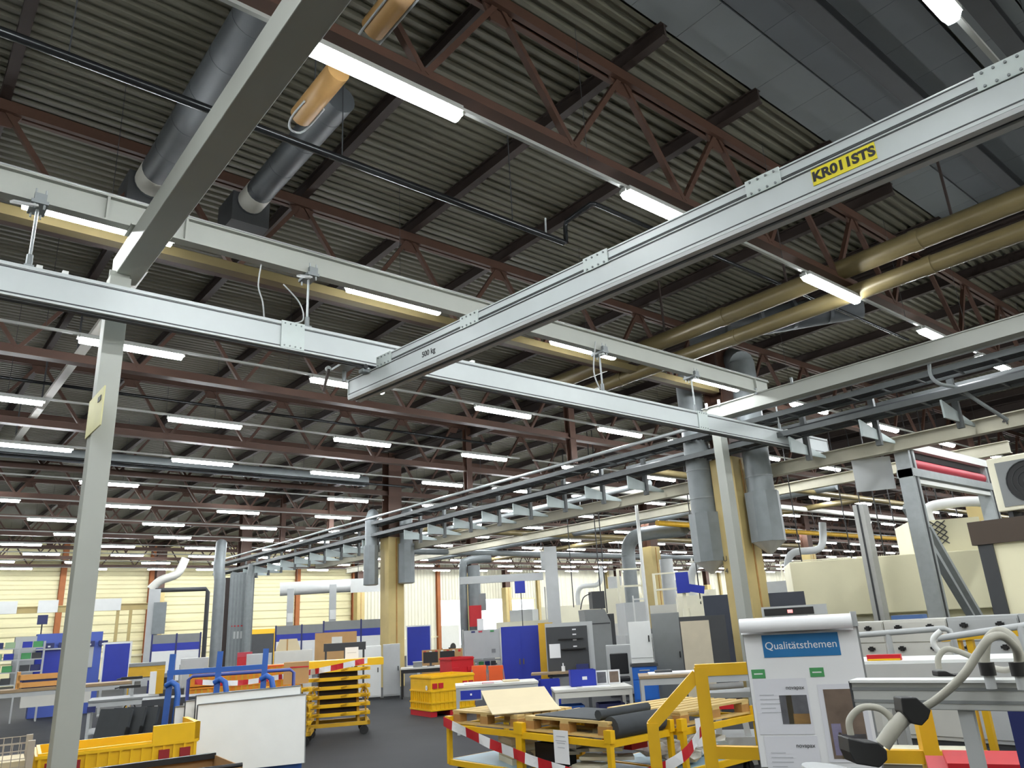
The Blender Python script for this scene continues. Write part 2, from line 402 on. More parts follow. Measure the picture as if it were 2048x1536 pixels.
MB().tube([(3.2, .06, .34), (3.35, .06, .42), (3.3, .06, .62), (3.1, .06, .8)], .008, 5, sub=5).build('cable', m_lgrey, t)
for x in (.74, .95, 5.72, 8.1, 13.4): MB().bx(x, x+.05, .03, .1, .32, .37).build('end_stop', m_white, t)
# hangers
def hanger(x, lab):
    h = thing('rail_hanger', lab, 'hanger', (x, 7.52, 5.0), 0, 'rail hangers')
    b = MB(); b.cyl((0, 0, .02), (0, 0, .63), .014, 8); b.build('rod', m_zinc, h)
    b = MB(); b.cyl((0, 0, .02), (0, 0, .14), .028, 8); b.bx(-.04, .04, -.04, .04, .0, .03); b.build('lower_joint', m_zincd, h)
    b = MB(); b.bx(-.07, .07, -.14, .12, .615, .65); b.bx(-.05, .05, -.14, -.09, .65, .72); b.bx(-.05, .05, .06, .11, .65, .72); b.build('clamp', m_zincd, h)
    b = MB()
    for s in (-1, 1):
        b.cyl((s*.04, -.115, .57), (s*.04, -.115, .77), .01, 6); b.cyl((s*.04, .09, .57), (s*.04, .09, .77), .01, 6)
    tag(b.build('clamp_bolts', m_zinc, h), kind='stuff')
    b = MB(); b.bar((-.02, -.1, .6), (-.22, -.22, .52), .05, .02); b.build('stay', m_lgrey, h)
for x, s in ((.68, 'beside the lamp over the blue cabinets'), (3.4, 'beside the splice plate of the crane rail'), (8.25, 'where two cables drop to the crane rail'), (10.55, 'near the far splice of the crane rail'), (13.2, 'at the end of the crane rail')):
    hanger(x, f'zinc rod hanger {s}')
# bridge
t = thing('crane_bridge', 'white crane bridge beam marked KR011STS crossing under the rail', 'crane', (4.856, 0, 0), math.atan(.091))
NB, FB = -1.8, 7.93
b = MB(); b.bx(0, .15, NB, FB, 4.4, 4.615); b.build('main_profile', m_crane, t, bevel=.004)
b = MB(); b.bx(.0, .13, NB, 7.33, 4.635, 4.73); b.build('stiffening_profile', m_crane, t, bevel=.004)
b = MB(); b.bx(.004, .11, NB, 7.33, 4.615, 4.635); b.bx(-.003, .001, NB, FB, 4.428, 4.437); b.bx(-.003, .001, NB, 7.33, 4.706, 4.714); b.bx(-.003, .001, NB, 7.33, 4.638, 4.643); b.bx(-.003, .001, NB, FB, 4.596, 4.602); b.build('groove_shade', m_dark, t)  # recess shade of the bridge profile laid on as dark strips
b = MB(); b.bx(-.014, 0, NB, FB, 4.395, 4.412); b.bx(-.008, 0, NB, FB, 4.606, 4.615); b.build('edge_bead', m_crane, t)
b = MB(); b.bx(-.012, .05, NB, FB, 4.36, 4.398); b.bx(.1, .165, NB, FB, 4.36, 4.398); b.build('running_flange', m_lgrey, t)
b = MB(); b.bx(.05, .1, NB, FB, 4.38, 4.402); b.build('running_slot', m_dark, t)
b = MB(); b.bx(-.01, .16, FB, FB+.012, 4.38, 4.62); b.build('end_plate', m_crane, t)
for y0, y1 in ((7.06, 7.34), (5.58, 5.85), (3.91, 4.18), (2.32, 2.59), (.77, 1.04), (-.8, -.53)):
    j = MB().bx(-.014, -.001, y0, y1, 4.6, 4.735).build('joint_plate', MATS['splice'], t)
    bo = MB()
    for i in range(4):
        for z in (4.618, 4.712): bo.cyl((-.024, y0+.04+i*(y1-y0-.08)/3, z), (-.012, y0+.04+i*(y1-y0-.08)/3, z), .009, 6)
    tag(bo.build('bolts', m_zincd, j), kind='stuff')
lp = MB().bx(-.006, 0, 1.67, 2.105, 4.468, 4.594).build('number_plate', m_signyel, t); tag(lp, 'yellow plate with black number')
text('KR011STS', .1, m_black, lp, frame((-.007, 1.888, 4.53), (0, -1, 0), (0, 0, 1)), bold=.0045)
text('500 kg', .085, m_dark, t, frame((-.002, 6.39, 4.515), (0, -1, 0), (0, 0, 1)), bold=.002)
# bridge trolley on the rail
tr = thing('rail_trolley', 'small zinc trolley coupling the crane bridge to the rail', 'trolley', (4.18, 7.5, 4.6))
MB().bx(-.1, .1, -.05, .05, -.01, .03).build('plate', m_zincd, tr)
b = MB()
for x in (-.07, .07): b.cyl((x, -.07, .05), (x, -.02, .05), .03, 10)
b.build('rollers', m_dark, tr)
MB().cyl((0, 0, 0), (0, 0, .06), .02, 8).build('pin', m_zinc, tr)
b = thing('feed_trolley', 'zinc cable feed trolley hanging off the rail beside the bridge end', 'trolley', (3.93, 7.72, 4.62))
MB().bx(-.09, .09, -.2, .05, .03, .058).build('plate', m_zincd, b); MB().cyl((-.15, 0, .03), (-.15, .03, .03), .035, 10).build('roller', m_white, b)
MB().bar((-.15, 0, .02), (-.2, .02, -.25), .03, .03).build('arm', m_rustd, b); MB().cyl((.05, 0, -.1), (.05, 0, .06), .025, 8).build('post', m_zincd, b)

# ---------------------------------------------------------------- pipes under the roof
t = thing('sprinkler_pipe', 'black sprinkler pipe with a square loop under the roof', 'pipe', (0, 0, 0))
pth = [(-3, 6.14, 6.35), (5.95, 6.2, 6.35), (6.3, 6.1, 6.32), (6.3, 6.1, 6.62), (6.22, 5.9, 6.72), (6.1, 5.75, 6.72), (6.35, 5.62, 6.72), (14.9, 5.62, 6.72)]
MB().tube([(-3, 6.14, 6.35), (6.25, 6.14, 6.35)], .042, 10).build('pipe_run', m_blackpipe, t)
MB().tube([(6.25, 6.14, 6.35), (6.3, 6.14, 6.36), (6.31, 6.14, 6.6), (6.3, 6.1, 6.66), (6.28, 5.62, 6.67), (6.33, 5.6, 6.67)], .03, 10).build('pipe_loop', m_blackpipe, t)
MB().tube([(5.95, 6.14, 6.38), (5.95, 6.13, 6.6)], .012, 8).build('drop_pipe', m_zinc, t)
MB().tube([(6.33, 5.6, 6.67), (15.2, 5.6, 6.67)], .03, 10).build('pipe_run', m_blackpipe, t)
b = MB()
for x in (.6, 3.1, 5.4): b.cyl((x, 6.14, 6.3), (x, 6.14, 7.7), .007, 5)
b.build('pipe_hangers', m_dark, t)
for y, z, xa, xb, lab in ((21.2, 6.25, -3, 13.5, 'thin black pipe crossing the middle of the crane bay'), (16.9, 6.8, 1, 13.5, 'thin black pipe behind the fourth lamp row')):
    o = MB().tube([(xa, y, z), (xb, y, z)], .035, 8).build('sprinkler_pipe', m_blackpipe); tag(o, lab, 'pipe')
# yellow radiant tube and ducts
def tube_heater(a, b, lab):
    h = thing('radiant_tube', lab, 'heater', (2.6, 0, 6.6))
    MB().cyl((0, a, 0), (0, b, 0), .11, 16).build('tube', m_tan, h)
    MB().tube([(-.1, a+.5, -.06), (-.1, b, -.06), (-.06, b+.12, -.1), (.05, b+.12, -.1), (.1, b, -.06), (.1, a+.5, -.06)], .012, 6, sub=3).build('loop', m_zinc, h)
    for y in (a+.3, b-.3): MB().cyl((0, y, .1), (0, y, 1.2), .008, 5).build('hanging_rod', m_dark, h)
tube_heater(2.2, 4.62, 'tan radiant heater tube above the lamp near the grey girder')
tube_heater(5.25, 6.05, 'short tan radiant heater tube between lamp and black pipe')
for x, y0, y1, r, lab in ((1.95, 3.0, 9.0, .2, 'round grey spiral duct left of the wide grey girder'), (3.1, 6.2, 8.75, .17, 'round grey spiral duct beneath the tan heater tubes')):
    d = thing('spiral_duct', lab, 'duct', (x, 0, 7.15))
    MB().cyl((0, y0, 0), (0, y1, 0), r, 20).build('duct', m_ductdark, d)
    MB().cyl((0, y1-.35, 0), (0, y1-.05, 0), r*1.02, 20).build('collar', m_offwhite, d)
    for i in range(int((y1-y0)/.6)): MB().cyl((0, y0+.3+i*.6, 0), (0, y0+.33+i*.6, 0), r*1.015, 20).build('seam', m_ductdark, d)
    MB().bx(-r*1.3, r*1.6, y1, y1+.55, -.3, .12).build('fan_box', m_dark, d)
# long yellow insulated twin pipe
t = thing('insulated_pipe', 'thick yellow insulated twin pipe crossing under the roof at the bridge', 'pipe', (10.5, 0, 6.3))
for dx, z, r in ((-.02, .16, .15), (.22, -.16, .13)):
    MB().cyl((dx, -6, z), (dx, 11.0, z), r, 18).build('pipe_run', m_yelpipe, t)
    for y in (1.0, 3.4, 6.6, 9.2): MB().cyl((dx, y, z), (dx, y+.12, z), r*1.07, 18).build('collar', m_yelpipe, t)
for y in (.5, 3.0, 5.5, 8.0): MB().bar((.1, y, .3), (.1, y, 1.4), .03, .03).build('hanging_rod', m_rustd, t)
t = thing('ventilation_duct', 'thick grey ventilation duct under the roof behind the yellow pipes', 'duct', (0, 0, 6.9))
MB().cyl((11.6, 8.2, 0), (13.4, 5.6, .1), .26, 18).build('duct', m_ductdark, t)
for i in range(1, 5): MB().cyl((11.4+.4*i, 7.96-.47*i, .01+.02*i), (11.44+.4*i, 7.92-.47*i, .012+.02*i), .275, 18).build('seam', m_ductdark, t)
for i, (y, z, c) in enumerate(((8.75, 6.12, m_yelpipe),)):
    o = MB().bx(.2, 13.2, y, y+.16, z, z+.12).build('lit_chord_strip', c); tag(o, 'ochre strip coloured as the lamplit truss chord under the long grey girder', 'duct')  # added ochre strip: lamplight on the truss chord put into its colour
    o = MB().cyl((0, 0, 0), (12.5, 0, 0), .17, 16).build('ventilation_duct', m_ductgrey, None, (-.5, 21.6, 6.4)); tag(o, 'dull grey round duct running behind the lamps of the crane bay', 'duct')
# ---------------------------------------------------------------- cable ladders along the first column line
def ladder(x, z, y0, y1, w, lab, step=.6):
    t = thing('cable_ladder', lab, 'cable ladder', (x, 0, z))
    MB().bx(0, .025, y0, y1, 0, .1).build('side_rail', m_tray, t); MB().bx(w-.025, w, y0, y1, 0, .1).build('side_rail', m_tray, t)
    me = MB().bx(.025, w-.025, 0, .03, .01, .035).mesh('rung', m_tray); y = y0
    while y < y1: put('rung', me, t, (0, y, 0)); y += step
    c = MB()
    for k in range(5): c.tube([(.08+k*(w-.16)/4, y0, .06), (.09+k*(w-.16)/4, (y0+y1)/2, .065), (.08+k*(w-.16)/4, y1, .06)], .024, 6)
    c.build('cables', m_dark, t)
ladder(12.95, 5.22, -3, 38.5, .5, 'upper zinc cable ladder running along the first column line')
ladder(12.95, 4.82, -3, 38.5, .5, 'lower zinc cable ladder running along the first column line')
ladder(14.3, 5.25, -3, 12.5, .4, 'narrow zinc cable ladder over the machine cabin', .5)
MBp = MB(); MBp.cyl((12.75, -3, 5.4), (12.75, 38, 5.4), .04, 10)
o = MBp.build('supply_pipe', m_zinc); tag(o, 'thin zinc supply pipe alongside the upper cable ladder', 'pipe')
o = MB().cyl((13.6, -3, 5.05), (13.6, 38, 5.05), .06, 10).build('supply_pipe', m_dark); tag(o, 'dark supply pipe between the two cable ladders', 'pipe')
# cantilever brackets
arm = MB(); arm.prism([(0, 0), (1.25, 0), (1.25, .05), (0, .3)], -.015, .015); arm_me = arm.mesh('arm', M('bracket_pale', (168, 180, 180), .4))
stm = MB().bx(-.04, .04, -.05, .05, -.1, .85).mesh('stem', m_tray)
i = 0; y = .4
while y < 37:
    if i in (6, 7, 16): y += 1.37; i += 1; continue
    t = thing('tray_bracket', f'pale cantilever bracket carrying the cable ladders, {ORD[i]} in line', 'bracket', (13.0, y, 4.5), 0, 'cable tray brackets')
    put('arm', arm_me, t, (0, 0, 0)); put('stem', stm, t, (.62, 0, 0)); y += 1.37; i += 1
# second crane girder behind
t = thing('crane_girder', 'pale crane girder numbered 4 behind the cable ladders', 'girder', (14.35, 0, 4.5))
MB().ibeam((0, -3, 0), (0, 30, 0), .2, .26, .02, .12).build('section', M('girder_pale', (182, 178, 160), .5), t)
text('4', .2, m_dark, t, frame((-.07, 4.05, 0), (0, -1, 0), (0, 0, 1)))
for x, y0, y1, z, lab in ((21, 6, 40, 5.2, 'second pale crane girder over the machine hall'),):
    o = MB().ibeam((x, y0, z), (x, y1, z), .2, .3, .02, .02).build('crane_girder', MATS['girder_pale']); tag(o, lab, 'girder')
t = thing('cable_channel', 'pale cable channel slanting past the crane post under the roof', 'channel', (2.24, 0, 6.6))
MB().bx(-.07, .07, 10.3, 22.0, -.03, .04).build('channel', m_offwhite, t)
for y in (11, 14.5, 18, 21.5): MB().bx(-.015, .015, y, y+.03, .04, 1.34).build('hanging_strap', m_dark, t)
# ---------------------------------------------------------------- builders for workshop furniture
def cabinet(name, lab, x, y, rz, w, d, h, body, door=None, nd=2, cat='cabinet', z=0, plinth=True, handle=None, group=None):
    t = thing(name, lab, cat, (x, y, z), rz, group)
    MB().bx(-w/2, w/2, -d/2, d/2, .06 if plinth else 0, h).build('body', body, t, bevel=.004)
    if plinth: MB().bx(-w/2+.02, w/2-.02, -d/2+.03, d/2-.02, 0, .06).build('plinth', m_dark, t)
    dw = (w-.02)/max(nd, 1)
    for i in range(nd):
        o = MB().bx(-w/2+.01+i*dw+.004, -w/2+.01+(i+1)*dw-.004, -d/2-.016, -d/2, .1, h-.03).build('door', door or body, t)
        s = 1 if i % 2 == 0 else -1
        hx = -w/2+.01+(i+(.9 if s > 0 else .1))*dw
        MB().bx(hx-.012, hx+.012, -d/2-.04, -d/2-.016, h*.5, h*.5+.12).build('handle', handle or m_black, o)
    return t
def table(name, lab, x, y, rz, w, d, h, top=m_ply, leg=m_lgrey, th=.04, shelf=False, cat='table', lw=.05, rail=True):
    t = thing(name, lab, cat, (x, y, 0), rz)
    MB().bx(-w/2, w/2, -d/2, d/2, h-th, h).build('table_top', top, t, bevel=.004)
    for sx in (-1, 1):
        for sy in (-1, 1):
            cx = sx*(w/2-lw/2-.01); cy = sy*(d/2-lw/2-.01)
            MB().bx(cx-lw/2, cx+lw/2, cy-lw/2, cy+lw/2, 0, h-th).build('leg', leg, t)
    if rail:
        MB().bx(-w/2+lw, w/2-lw, -d/2+.015, -d/2+.045, h-th-.09, h-th).build('apron', leg, t)
        MB().bx(-w/2+lw, w/2-lw, d/2-.045, d/2-.015, h-th-.09, h-th).build('apron', leg, t)
    if shelf: MB().bx(-w/2+.02, w/2-.02, -d/2+.02, d/2-.02, .18, .21).build('lower_shelf', leg, t)
    return t
def on(t, name, lab, cat, x, y, z):                     # a thing of its own standing at local x, y of thing t
    c, s = math.cos(t.rotation_euler.z), math.sin(t.rotation_euler.z)
    return thing(name, lab, cat, (t.location.x+c*x-s*y, t.location.y+s*x+c*y, z), t.rotation_euler.z)
def castor(m, x, y, r=.07):
    m.cyl((x, y-.02, r), (x, y+.02, r), r, 14); m.bx(x-.02, x+.02, y-.03, y+.03, r, r*2+.02)
    return m
def bulk_crate(name, lab, x, y, rz, w=1.2, d=.8, h=.76, body=m_yel, base=m_red, refl=m_red, low=False, open_front=False, rt=.6):
    t = thing(name, lab, 'crate', (x, y, 0), rz)
    b = .1
    for a, e in (((-w/2, w/2, -d/2, -d/2+.03), 'front'), ((-w/2, w/2, d/2-.03, d/2), 'back'), ((-w/2, -w/2+.03, -d/2+.03, d/2-.03), 'l'), ((w/2-.03, w/2, -d/2+.03, d/2-.03), 'r')):
        hh = h*.62 if (open_front and e == 'front') else h
        MB().bx(*a, b, hh).build('wall_panel', body, t)
    MB().bx(-w/2, w/2, -d/2, d/2, b, b+.03).build('bottom', body, t)
    for i in range(3):
        xx = -w/2+.06+i*(w-.12)/2
        MB().bx(xx-.07, xx+.07, -d/2+.01, d/2-.01, 0, b).build('skid', base, t)
    me = MB().bx(-.012, .012, -.018, 0, b+.02, h*rt).mesh('rib', body)
    n = int(w/.1)
    for i in range(n+1): put('rib', me, t, (-w/2+.02+i*(w-.04)/n, -d/2, 0))
    for i in range(int(d/.1)): put('rib', me, t, (-w/2, -d/2+.06+i*.1, 0), -PI/2)
    for z in (b+.01, h*.32, h*.6, h-.05): 
        if open_front and z > h*.6: continue
        MB().bx(-w/2-.01, w/2+.01, -d/2-.022, -d/2, z, z+.03).build('band', body, t)
        MB().bx(-w/2-.022, -w/2, -d/2-.01, d/2+.01, z, z+.03).build('band', body, t)
    for sx in (-.42, -.28, .28, .42):
        zr = h*.75 if rt < .9 else h-.14
        MB().bx(sx*w-.05, sx*w+.05, -d/2-.03, -d/2-.001, zr-.05, zr+.05).build('reflector', refl, t)
    return t
def pallet(lab, x, y, rz, z, L=1.2, W=.8, gr='wooden pallets'):
    t = thing('wooden_pallet', lab, 'pallet', (x, y, z), rz, gr)
    nb = 7; bw = .095; me = MB().bx(-L/2, L/2, -bw/2, bw/2, .122, .144).mesh('plank', m_wood)
    for i in range(nb): put('plank', me, t, (0, -W/2+bw/2+i*(W-bw)/(nb-1), 0))
    cr = MB().bx(-.06, .06, -W/2, W/2, .1, .122).mesh('cross_plank', m_wood)
    bl = MB().bx(-.07, .07, -.05, .05, .022, .1).mesh('block', m_woodd); ru = MB().bx(-L/2, L/2, -.05, .05, 0, .022).mesh('runner', m_wood)
    for xx in (-L/2+.07, 0, L/2-.07):
        put('cross_plank', cr, t, (xx, 0, 0))
        for yy in (-W/2+.05, 0, W/2-.05): put('block', bl, t, (xx, yy, 0))
    for yy in (-W/2+.05, 0, W/2-.05): put('runner', ru, t, (0, yy, 0))
    return t
def pallet_cart(lab, x, y, rz, L, W, h=.6):
    t = thing('pallet_cart', lab, 'cart', (x, y, 0), rz)
    for sx in (-1, 1):
        for sy in (-1, 1):
            px, py = sx*(L/2), sy*(W/2)
            MB().bx(px-.025, px+.025, py-.025, py+.025, .18, h+.06).build('post', m_yel, t)
            MB().bx(px-.045, px+.045, py-.03, py+.03, h-.02, h+.09).build('corner_plate', m_yel, t)
            castor(MB(), px*.85, py*.8, .075).build('castor', m_black, t)
    for z, nm in ((h-.03, 'upper_frame'), (.2, 'lower_frame')):
        b = MB()
        for sy in (-1, 1): b.bx(-L/2, L/2, sy*W/2-.02, sy*W/2+.02, z-.03, z+.03)
        for sx in (-1, 1): b.bx(sx*L/2-.02, sx*L/2+.02, -W/2, W/2, z-.03, z+.03)
        b.build(nm, m_yel, t)
    MB().bx(-L/2+.02, L/2-.02, -W/2+.02, W/2-.02, .22, .235).build('shelf_sheet', m_skyblue, t)
    return t
def tape(lab, pts, hgt=.075, seg=.13):
    m = MB(); P = [Vector(p) for p in pts]; Q = []
    for i in range(len(P)-1):
        p0 = P[max(i-1, 0)]; p1 = P[i]; p2 = P[i+1]; p3 = P[min(i+2, len(P)-1)]; n = max(1, int((p2-p1).length/(seg/2)))
        for k in range(n):
            u = k/n; Q.append(.5*((2*p1)+(p2-p0)*u+(2*p0-5*p1+4*p2-p3)*u*u+(3*p1-p0-3*p2+p3)*u**3))
    Q.append(P[-1])
    for i in range(len(Q)-1):
        a, b = Q[i], Q[i+1]; w_ = .012*math.sin(i*.9)
        d = (b-a).cross(Vector((0, 0, 1))).normalized()*.0015
        lo0 = a-Vector((0, 0, hgt/2))+d*8*math.sin(i); lo1 = b-Vector((0, 0, hgt/2))+d*8*math.sin(i+1); h0 = a+Vector((0, 0, hgt/2)); h1 = b+Vector((0, 0, hgt/2))
        m.add([lo0-d, lo1-d, h1-d, h0-d, lo0+d, lo1+d, h1+d, h0+d], [(0,1,2,3), (7,6,5,4), (3,2,6,7), (1,0,4,5)], False, (i//2) % 2)
    o = m.build('barrier_tape', [m_red, m_paper]); tag(o, lab, 'tape')
    return o
def open_box(t, w, d, h, mat, th=.008, nm='side'):
    for a in ((-w/2, w/2, -d/2, -d/2+th), (-w/2, w/2, d/2-th, d/2), (-w/2, -w/2+th, -d/2, d/2), (w/2-th, w/2, -d/2, d/2)):
        MB().bx(*a, 0, h).build(nm, mat, t)
    MB().bx(-w/2, w/2, -d/2, d/2, 0, th).build('bottom', mat, t)
def sheet(t, name, x0, x1, z0, z1, y, mat, th=.002):
    return MB().bx(x0, x1, y-th, y, z0, z1).build(name, mat, t)

# ---------------------------------------------------------------- foreground: pallet carts, tape, guard rail
cA = pallet_cart('yellow pallet cart with a pale blue shelf, by the fawn cardboard sheet', 5.97, 7.33, PI/2, 1.27, .86)
cB = pallet_cart('yellow pallet cart under the dark foam mat, notice hanging on it', 5.95, 5.99, PI/2, 1.27, .86)
cC = pallet_cart('yellow pallet cart behind the sloping guard rail, plastic bags on its shelf', 7.1, 5.8, 0, 1.27, 1.08)
pallet('wooden pallet under the fawn cardboard sheet', 5.97, 7.33, PI/2, .61)
pallet('wooden pallet under the dark foam mat', 5.95, 5.99, PI/2, .61)
pallet('bare wooden pallet behind the sloping guard rail', 7.1, 5.8, 0, .61, 1.2, 1.0)
t = thing('cardboard_sheet', 'fawn cardboard sheet lying bent on the pallet', 'cardboard', (5.85, 7.05, .755), R(-28))
m = MB(); pr = [(-.36, .2), (-.1, .12), (.12, .06), (.36, .012)]
for i in range(3):
    (a, za), (b, zb) = pr[i], pr[i+1]
    m.add([(-.36, -a, za), (.4, -a, za), (.4, -b, zb), (-.36, -b, zb), (-.36, -a, za+.008), (.4, -a, za+.008), (.4, -b, zb+.008), (-.36, -b, zb+.008)], [(0,1,2,3), (7,6,5,4), (0,4,5,1), (1,5,6,2), (2,6,7,3), (3,7,4,0)])
m.build('sheet', m_cardl, t)
t.rotation_euler.z = R(-28)
mm = thing('cardboard_tube', 'pale cardboard prop beneath the fawn sheet', 'cardboard', (5.9, 7.4, .755), R(30)); MB().bx(-.12, .12, -.1, .1, 0, .08).build('box_body', m_offwhite, mm)
t = thing('foam_mat', 'dark foam mat rolled over the end of the pallet', 'foam mat', (5.95, 5.75, .755), 0)
MB().bx(-.36, .36, -.2, .72, 0, .012).build('mat', m_foam, t)
MB().tube([(-.36, -.2, .05), (.36, -.2, .05)], .045, 10).build('roll', m_foam, t)
m = MB(); m.tube([(-.34, -.34, -.06), (.36, -.34, -.06)], .1, 14); m.build('hanging_roll', m_foam, t)
# things on the lower shelves
t = thing('foam_block_stack', 'cream foam blocks stacked on the pale blue shelf', 'foam blocks', (5.85, 7.1, .236), R(70))
for i in range(4): MB().bx(-.22+random.uniform(-.02, .02), .22, -.15, .15, i*.065, i*.065+.06).build('block', m_cardl if i % 2 else m_creamw, t)
t = thing('grey_carton', 'small dark grey carton beside the cream foam blocks', 'carton', (5.72, 6.83, .236), R(60)); MB().bx(-.1, .1, -.08, .08, 0, .12).build('box_body', m_mgrey, t); MB().bx(-.1, .1, -.005, .005, .12, .122).build('packing_tape', m_cardl, t)
t = thing('white_offcut_pile', 'white plastic offcuts heaped under the foam mat', 'offcuts', (5.85, 6.0, .236), 0)
for i in range(16):
    a = random.uniform(0, 6); q = MB().bx(-.16, .16, -.11, .11, 0, .03).build('offcut', m_offwhite if i % 3 else m_creamw, t, (random.uniform(-.15, .15), random.uniform(-.3, .3), .024*i), a)
t = thing('black_bin', 'black plastic bin on the cart under the dark foam mat', 'bin', (5.8, 6.42, .24), 0); open_box(t, .3, .3, .25, m_black)
t = thing('red_toolbox', 'red plastic toolbox beneath the pallet with the foam mat', 'toolbox', (6.25, 5.85, .62-.2), 0); MB().bx(-.12, .12, -.2, .2, 0, .12).build('box_body', m_red, t); MB().bx(-.1, .1, -.18, .18, .12, .15).build('lid', m_pinkred, t)
t = thing('plastic_bag_heap', 'crumpled white plastic bags on the cart shelf behind the guard rail', 'plastic bags', (7.0, 5.7, .236), 0)
import bmesh
for i in range(9):
    bm = bmesh.new(); bmesh.ops.create_icosphere(bm, subdivisions=2, radius=.17)
    for v_ in bm.verts: v_.co = Vector((v_.co.x*1.3, v_.co.y, v_.co.z*.45))*(1+random.uniform(-.28, .28))
    me = bpy.data.meshes.new('plastic_bag'); bm.to_mesh(me); bm.free(); me.materials.append(m_paper if i % 2 else m_offwhite)
    put('plastic_bag', me, t, (random.uniform(-.4, .4), random.uniform(-.35, .35), .07+.03*(i % 3)), random.uniform(0, 6))
t = thing('paper_notice', 'white A4 notice hanging on the cart under the foam mat', 'notice', (5.485, 5.98, .36), -PI/2)
MB().bx(-.105, .105, -.004, 0, 0, .297).build('sheet', m_paper, t)
for i, (w_, z) in enumerate(((.06, .24), (.075, .2), (.06, .18), (.05, .14))): MB().bx(-w_, w_, -.006, -.004, z, z+.008).build('text_line', m_inkgrey, t)
t = thing('paper_notice', 'white notice behind the tape at the guard rail', 'notice', (6.72, 5.2, .42), 0)
MB().bx(-.12, .12, -.004, 0, 0, .26).build('sheet', m_paper, t)
tape('red and white barrier tape sagging along the pallet carts', [(5.47, 7.98, .64), (5.47, 7.3, .5), (5.46, 6.7, .4), (5.45, 6.1, .32), (5.44, 5.4, .28), (5.7, 5.1, .32), (6.1, 5.0, .42), (6.6, 5.12, .58)], .1, .2)
# guard rail
g = thing('guard_rail', 'yellow steel guard rail with a sloping end beside the flip chart', 'guard rail', (0, 0, 0))
a0 = Vector((4.521, 3.944, 0)); a1 = Vector((4.763, 3.648, 0)); dv = (a1-a0); a2 = a0+dv*5.6
q = lambda p, z: (p.x, p.y, z)
MB().bar(q(a0, 0), q(a0, .94), .08, .08, dv).build('post', m_guard, g); MB().bar(q(a1, 0), q(a1, 1.3), .09, .09, dv).build('post', m_guard, g)
MB().bar(q(a1-dv*.08, 1.25), q(a0-dv*.02, .92), .07, .08, (0, 0, 1)).build('sloping_rail', m_guard, g)
MB().bar(q(a1-dv*.1, 1.28), q(a0+dv*2.6, 1.28), .08, .08).build('top_rail', m_guard, g); MB().bar(q(a1, .74), q(a2, .66), .07, .08).build('mid_rail', m_guard, g)
MB().bar(q(a2, 0), q(a2, .7), .09, .09, dv).build('post', m_guard, g); MB().bar(q(a0+dv*4.75, 0), q(a0+dv*4.75, 1.02), .1, .1, dv).build('post', m_guard, g)
MB().bar(q(a0+dv*2.6, 0), q(a0+dv*2.6, 1.27), .09, .09, dv).build('post', m_guard, g)
MB().bx(-.07, .07, -.07, .07, 0, .02).build('foot_plate', m_guard, g, q(a0, 0)); MB().bx(-.09, .09, -.09, .09, 0, .02).build('foot_plate', m_guard, g, q(a1, 0))
o = MB().cyl(q(a1-dv*.1, 1.16), q(a0+dv*1.75, 1.17), .022, 10).build('grey_tube', m_lgrey); tag(o, 'thin grey tube lying under the top of the yellow guard rail', 'tube')

# ---------------------------------------------------------------- flip chart
fx, fy = 4.732, 2.804
t = thing('flip_chart', 'white flip chart titled Qualitätsthemen with pinned sheets and rolled top page', 'flip chart', (fx, fy, 0), -1.036-.02)
hw = .35; zt = 1.57
MB().bx(-hw, hw, 0, .012, .72, zt).build('pad', m_paper, t)
MB().bx(-hw-.005, hw+.012, .012, .03, .6, zt+.04).build('back_board', m_mgrey, t)
m = MB(); n = 14
prof = [(.05*math.cos(a)-.035, zt+.0+.05*math.sin(a)) for a in [R(-100)+R(330)*i/n for i in range(n+1)]]
m.add([(-hw-.01, y, z) for y, z in prof]+[(hw-.02, y, z) for y, z in prof], [(i, n+1+i, n+2+i, i+1) for i in range(n)], True); m.build('rolled_page', m_paper, t)
MB().bx(hw-.02, hw+.015, -.02, .03, zt-.03, zt+.06).build('clamp_end', m_lgrey, t)
for s in (-1, 1): MB().bar((s*.3, .02, .9), (s*.36, .12, 0), .035, .035).build('leg', m_alu, t)
MB().bar((0, .05, 1.4), (0, .6, 0), .035, .035).build('leg', m_alu, t)
hd = MB().bx(-.235, .235, -.003, 0, zt-.2, zt-.06).build('title_print', m_postblue, t); tag(hd, 'blue title strip with white lettering')
text('Qualitätsthemen', .066, m_paper, hd, frame((0, -.004, zt-.13), (1, 0, 0), (0, 0, 1)))
def tagp(x, z): 
    q_ = MB().bx(x, x+.085, -.003, 0, z-.055, z).build('green_tag', m_green, t); MB().bx(x+.015, x+.07, -.004, -.003, z-.031, z-.024).build('tag_print', m_paper, q_)
tagp(-.33, zt-.27); tagp(.03, zt-.27); tagp(-.325, zt-.98)
def a4(x0, x1, z0, z1, pic=None, logo=True, lines=5):
    s_ = MB().bx(x0, x1, -.004, -.001, z0, z1).build('printed_sheet', M('sheet_print', (218, 219, 226), .7, 0, .02), t)
    for i in range(lines): MB().bx(x0+.03, x0+.03+(.13 if i % 3 else .09), -.005, -.004, z1-.1-i*.026, z1-.094-i*.026).build('text_line', m_inkgrey, s_)
    if logo: text('novapax', .034, m_dark, s_, frame((x1-.075, -.0055, z1-.055), (1, 0, 0), (0, 0, 1)))
    if pic:
        for (a, b, c, d, mt) in pic: MB().bx(a, b, -.0055, -.004, c, d).build('photo_print', mt, s_)
a4(-.33, .0, zt-.66, zt-.33, [(-.18, -.012, zt-.6, zt-.43, m_photo2), (-.14, -.105, zt-.6, zt-.43, m_yelpipe), (-.11, -.012, zt-.6, zt-.54, m_tan)])
a4(-.31, .01, zt-.97, zt-.67, [(-.1, -.02, zt-.92, zt-.84, m_photo2)])
